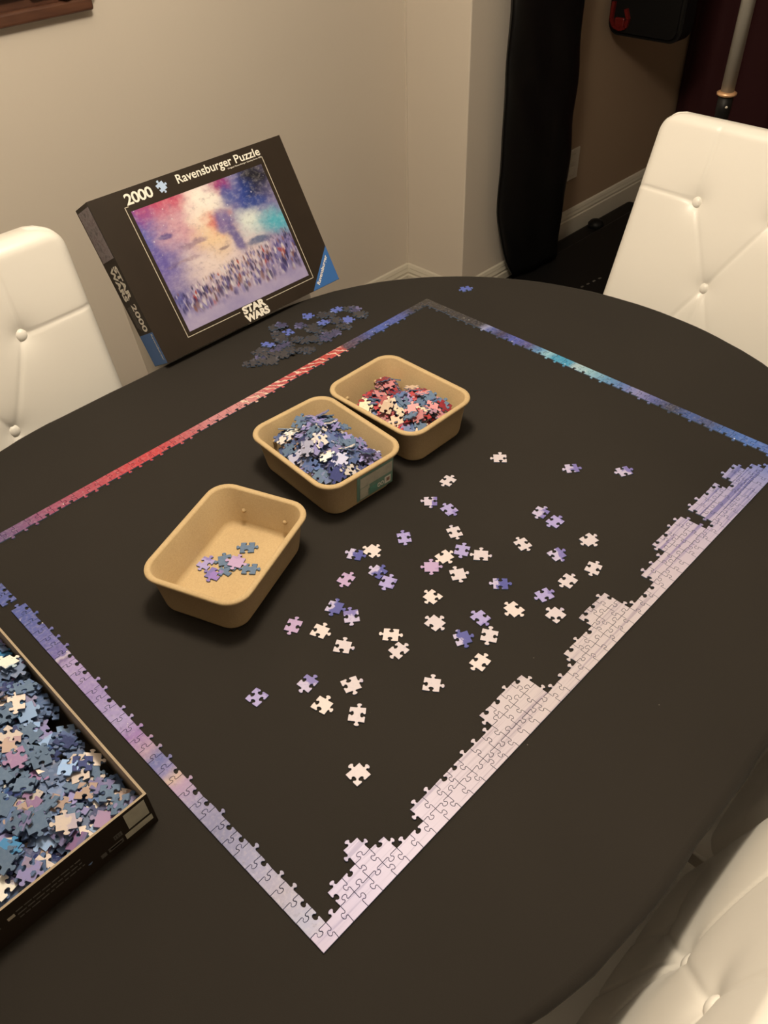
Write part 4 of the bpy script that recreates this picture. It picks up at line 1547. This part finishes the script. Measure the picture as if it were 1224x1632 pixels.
# the cluster of dark pieces beside the lid
hp = Heap(None, lambda X, Y: X * 0 + ZT, 0.55, 0.90, 0.75, 0.94)
rnd = random.Random(12)
DL = {'n': 'near-black', 'b': 'bright blue', 's': 'dusky purple'}
order = sorted(range(len(DARK)), key=lambda k: {'n': 0, 'v': 1, 'b': 2}[DARK[k][2]] + rnd.random() * 0.9)
for i in order:
    x, y_, k = DARK[i]
    k = 's' if k == 'v' or (k == 'n' and i % 7 == 3) else k
    z, sx, sy = hp.drop(x, y_, 0.14)
    o = loose_piece(k, CODES[i % 10], (x, y_, z), 0, '%s jigsaw piece with %s in the cluster before the lid, %s' % (DL[k], knobs(CODES[i % 10]), 'border side' if y_ < 0.835 else 'lid side'),
                    'dark pieces in the cluster', i % 3)
    o.rotation_euler = plane_euler(sx, sy, rnd.uniform(0, 6.28))

# the few pieces in the first tray
TRAYA = [(0.225, 0.482, 'v'), (0.221, 0.457, 'p'), (0.239, 0.451, 'B'), (0.246, 0.466, 'B'), (0.254, 0.451, 'k'), (0.283, 0.463, 'B'), (0.259, 0.429, 'B')]
hp = Heap(None, lambda X, Y: X * 0 + TZ + 0.0042, 0.17, 0.32, 0.37, 0.52)
TA = {'B': 'blue-grey face-down jigsaw piece in the nearly empty tray', 'v': 'pale lavender jigsaw piece in the nearly empty tray',
      'p': 'violet jigsaw piece in the nearly empty tray', 'k': 'pinkish lavender jigsaw piece amid blue-grey ones in the nearly empty tray'}
for i, (x, y_, k) in enumerate(TRAYA):
    z, sx, sy = hp.drop(x, y_, 0.2)
    code = ('TBTB', 'TTBB', 'TBTB', 'TTTB', 'TTTT', 'TBTB', 'TBTB')[i]
    rz = (0.3, 1.9, 0.2, 1.0, 0.5, -0.75, -0.85)[i]
    if k == 'B':
        o = loose_piece('B', code, (x, y_, z), rz, TA['B'], 'face-down pieces in the nearly empty tray', mesh=back_mesh(code, i % 3))
    else:
        o = loose_piece(k, code, (x, y_, z), rz, TA[k], None)
        if k == 'p':
            o.color = pr(150, 122, 186)
    o.rotation_euler = plane_euler(sx, sy, rz)

# ------------------------------------------------------------------ heaps: the topmost pieces are things, the rest one mesh
def make_pile_mat():
    t = NT('heaped_piece_print')
    at = t.n('ShaderNodeAttribute', attribute_name='ink')
    co = t.coord()
    nz = t.noise(co, 170, 3)
    t.set(color=t.mix(t.smooth(nz.outputs['Fac'], 0.52, 0.72), at.outputs['Color'], t.mix(0.4, at.outputs['Color'], (0.30, 0.30, 0.42, 1))), rough=0.5, spec=0.35)
    return t.m


M['pile'] = make_pile_mat()
BACK = (96, 116, 150)
PAL_BOX = [('B', BACK, 60, 'blue-grey face-down'), ('a', (236, 214, 196), 9, 'cream'), ('e', (146, 138, 180), 10, 'lavender'), ('g', (160, 122, 160), 5, 'mauve'),
           ('h', (56, 66, 112), 12, 'navy'), ('i', (150, 176, 210), 6, 'azure'), ('j', (168, 142, 126), 3, 'tan'), ('l', (74, 138, 182), 3, 'teal')]
PAL_B = [('B', (88, 106, 150), 26, 'blue-grey face-down'), ('a', (238, 222, 206), 20, 'cream'), ('e', (150, 140, 188), 22, 'lavender'), ('h', (56, 62, 112), 14, 'navy'),
         ('i', (190, 186, 206), 12, 'pale lilac'), ('j', (172, 132, 112), 2, 'tan')]
PAL_C = [('B', (88, 110, 152), 24, 'blue-grey face-down'), ('r', (186, 58, 60), 24, 'red'), ('g', (216, 140, 138), 24, 'pink'), ('a', (240, 206, 172), 16, 'cream'),
         ('m', (128, 40, 50), 8, 'dark red'), ('e', (150, 130, 170), 5, 'lavender')]
OUT_LOW = [std_piece(CODES[k], k, low=True) for k in range(10)]


def pile(name, label, where, group, inside, base, area, count, single, pal, seed, maxtilt, to_world, visible=None, jig=0.05):
    rnd = random.Random(seed)
    x0, x1, y0, y1 = area
    hp = Heap(inside, base, x0, x1, y0, y1)
    placed = []
    tries = 0
    while len(placed) < count and tries < count * 20:
        tries += 1
        x, y_ = rnd.uniform(x0, x1), rnd.uniform(y0, y1)
        if not inside(x, y_):
            continue
        z, sx, sy = hp.drop(x, y_, maxtilt)
        sx += rnd.gauss(0, jig)
        sy += rnd.gauss(0, jig)
        tot = sum(p[2] for p in pal)
        u = rnd.uniform(0, tot)
        for ch in pal:
            u -= ch[2]
            if u <= 0:
                break
        placed.append((x, y_, z, sx, sy, rnd.uniform(0, 6.28), ch, rnd.randrange(10)))
    cand = [i for i in range(len(placed) - 1, -1, -1) if visible is None or visible(placed[i][0], placed[i][1])]
    top = set(cand[:single])

    def beside(i):
        o_ = [k for k in top if k != i and placed[k][6][0] != placed[i][6][0]]
        k = min(o_, key=lambda k: math.hypot(placed[k][0] - placed[i][0], placed[k][1] - placed[i][1]))
        return placed[k][6][3].split(' ')[0]

    V, F, C_ = [], [], []
    for i, (x, y_, z, sx, sy, rz, ch, kc) in enumerate(placed):
        eul = plane_euler(sx, sy, rz)
        if i in top:
            jit = rnd.uniform(0.85, 1.12)
            ink = tuple(min(250, c * jit) for c in ch[1])
            p = to_world @ Vector((x, y_, z))
            if ch[0] == 'B':
                o = loose_piece('B', CODES[kc], p, 0, '%s piece with %s %s, beside %s' % (ch[3], knobs(CODES[kc]), where(x, y_), beside(i)), group, mesh=back_mesh(CODES[kc], kc % 3))
            else:
                o = loose_piece('w', CODES[kc], p, 0, '%s piece with %s %s, beside %s' % (ch[3], knobs(CODES[kc]), where(x, y_), beside(i)), group, kc % 3)
                o.color = pr(*ink)
                tn = rnd.choice(pal)[1]
                o['tone'] = list(pr(*[0.6 * a + 0.4 * b for a, b in zip(ink, tn)])[:3])
                o['amount'] = rnd.uniform(-0.1, 0.5)
            o.rotation_euler = (to_world.to_3x3() @ eul.to_matrix()).to_euler()
            continue
        Rm = eul.to_matrix()
        pts = OUT_LOW[kc]
        n_ = len(pts)
        b0 = len(V)
        for zz in (0.0, PT):
            for (a, b) in pts:
                w = Rm @ Vector((a, b, zz))
                V.append((w.x + x, w.y + y_, w.z + z))
        jit = rnd.uniform(0.82, 1.12)
        c_ = pr(*[min(250, q * jit) for q in ch[1]])
        ed = (0.12, 0.18, 0.295, 1.0)
        F.append(tuple(b0 + n_ + k for k in range(n_)))
        C_ += [c_] * n_
        for k in range(n_):
            k2 = (k + 1) % n_
            F.append((b0 + k, b0 + k2, b0 + n_ + k2, b0 + n_ + k))
            C_ += [ed] * 4
    o = mesh_obj(name, V, F, M['pile'])
    o.matrix_world = to_world
    at = o.data.attributes.new('ink', 'FLOAT_COLOR', 'CORNER')
    at.data.foreach_set('color', np.array(C_, dtype=np.float32).ravel())
    tag(o, label, 'puzzle pieces', kind='stuff')
    return o


def box_base(X, Y):
    d = np.minimum.reduce([X - BX0, BX1 - X, Y - BY0, BY1 - Y])
    h = 0.0240 * np.clip(d / 0.075, 0, 1) ** 0.7 + 0.004
    h += 0.006 * np.sin(X * 31 + 1.0) * np.sin(Y * 27) + 0.003 * np.sin(X * 70 + Y * 55)
    return np.maximum(0.003, h + 0.007)


tbw = Matrix.Translation((0, 0, TZ + 0.0005))
pile('jigsaw_heap', 'deep heap of mostly blue-grey jigsaw pieces filling the open box', lambda x, y_: 'atop the box heap, ' + ('by the labelled wall' if y_ < 0.29 else 'by the border-side wall' if x > -0.085 else 'amid the heap'), 'pieces on top of the box heap',
     lambda x, y_: BX0 + 0.013 < x < BX1 - 0.013 and BY0 + 0.013 < y_ < BY1 - 0.013, box_base, (BX0, BX1, BY0, BY1), 1250, 118, PAL_BOX, 5, 0.42, tbw,
     visible=lambda x, y_: (x > -0.21 and y_ < 0.52))


def tray_world(k):
    x, y_, a, _ = TRAYS[k]
    return Matrix.Translation((x, y_, TZ + 0.0004)) @ Matrix.Rotation(a, 4, 'Z')


def in_tray(x, y_):
    return abs(x) < BL / 2 - 0.014 and abs(y_) < BW / 2 - 0.014 and (abs(x) < BL / 2 - 0.026 or abs(y_) < BW / 2 - 0.026)


def base_b(X, Y):
    return 0.0045 + np.clip(0.010 + 0.008 * X / 0.09, 0, 1) * np.clip((np.minimum(BL / 2 - np.abs(X), BW / 2 - np.abs(Y))) / 0.025, 0, 1) * (1 + 0.3 * np.sin(X * 60) * np.sin(Y * 70))


pile('jigsaw_heap', 'heap of blue, white and lavender jigsaw pieces inside the stickered tray', lambda x, y_: 'in the stickered tray, ' + ('toward the sticker' if x > 0.02 else 'near the pegs'), 'pieces on top of the stickered tray heap',
     lambda x, y_: in_tray(x, y_) and x > -0.074, base_b, (-BL / 2, BL / 2, -BW / 2, BW / 2), 340, 38, PAL_B, 9, 0.6, tray_world(1), jig=0.13)
pile('jigsaw_heap', 'heap of red, pink and blue-grey jigsaw pieces inside the fibre tray', lambda x, y_: 'in the red-filled tray, ' + ('far from pegs' if x > 0.02 else 'near the pegs'), 'pieces on top of the red tray heap',
     lambda x, y_: in_tray(x, y_) and x > -0.066, base_b, (-BL / 2, BL / 2, -BW / 2, BW / 2), 290, 32, PAL_C, 14, 0.5, tray_world(2), jig=0.11)
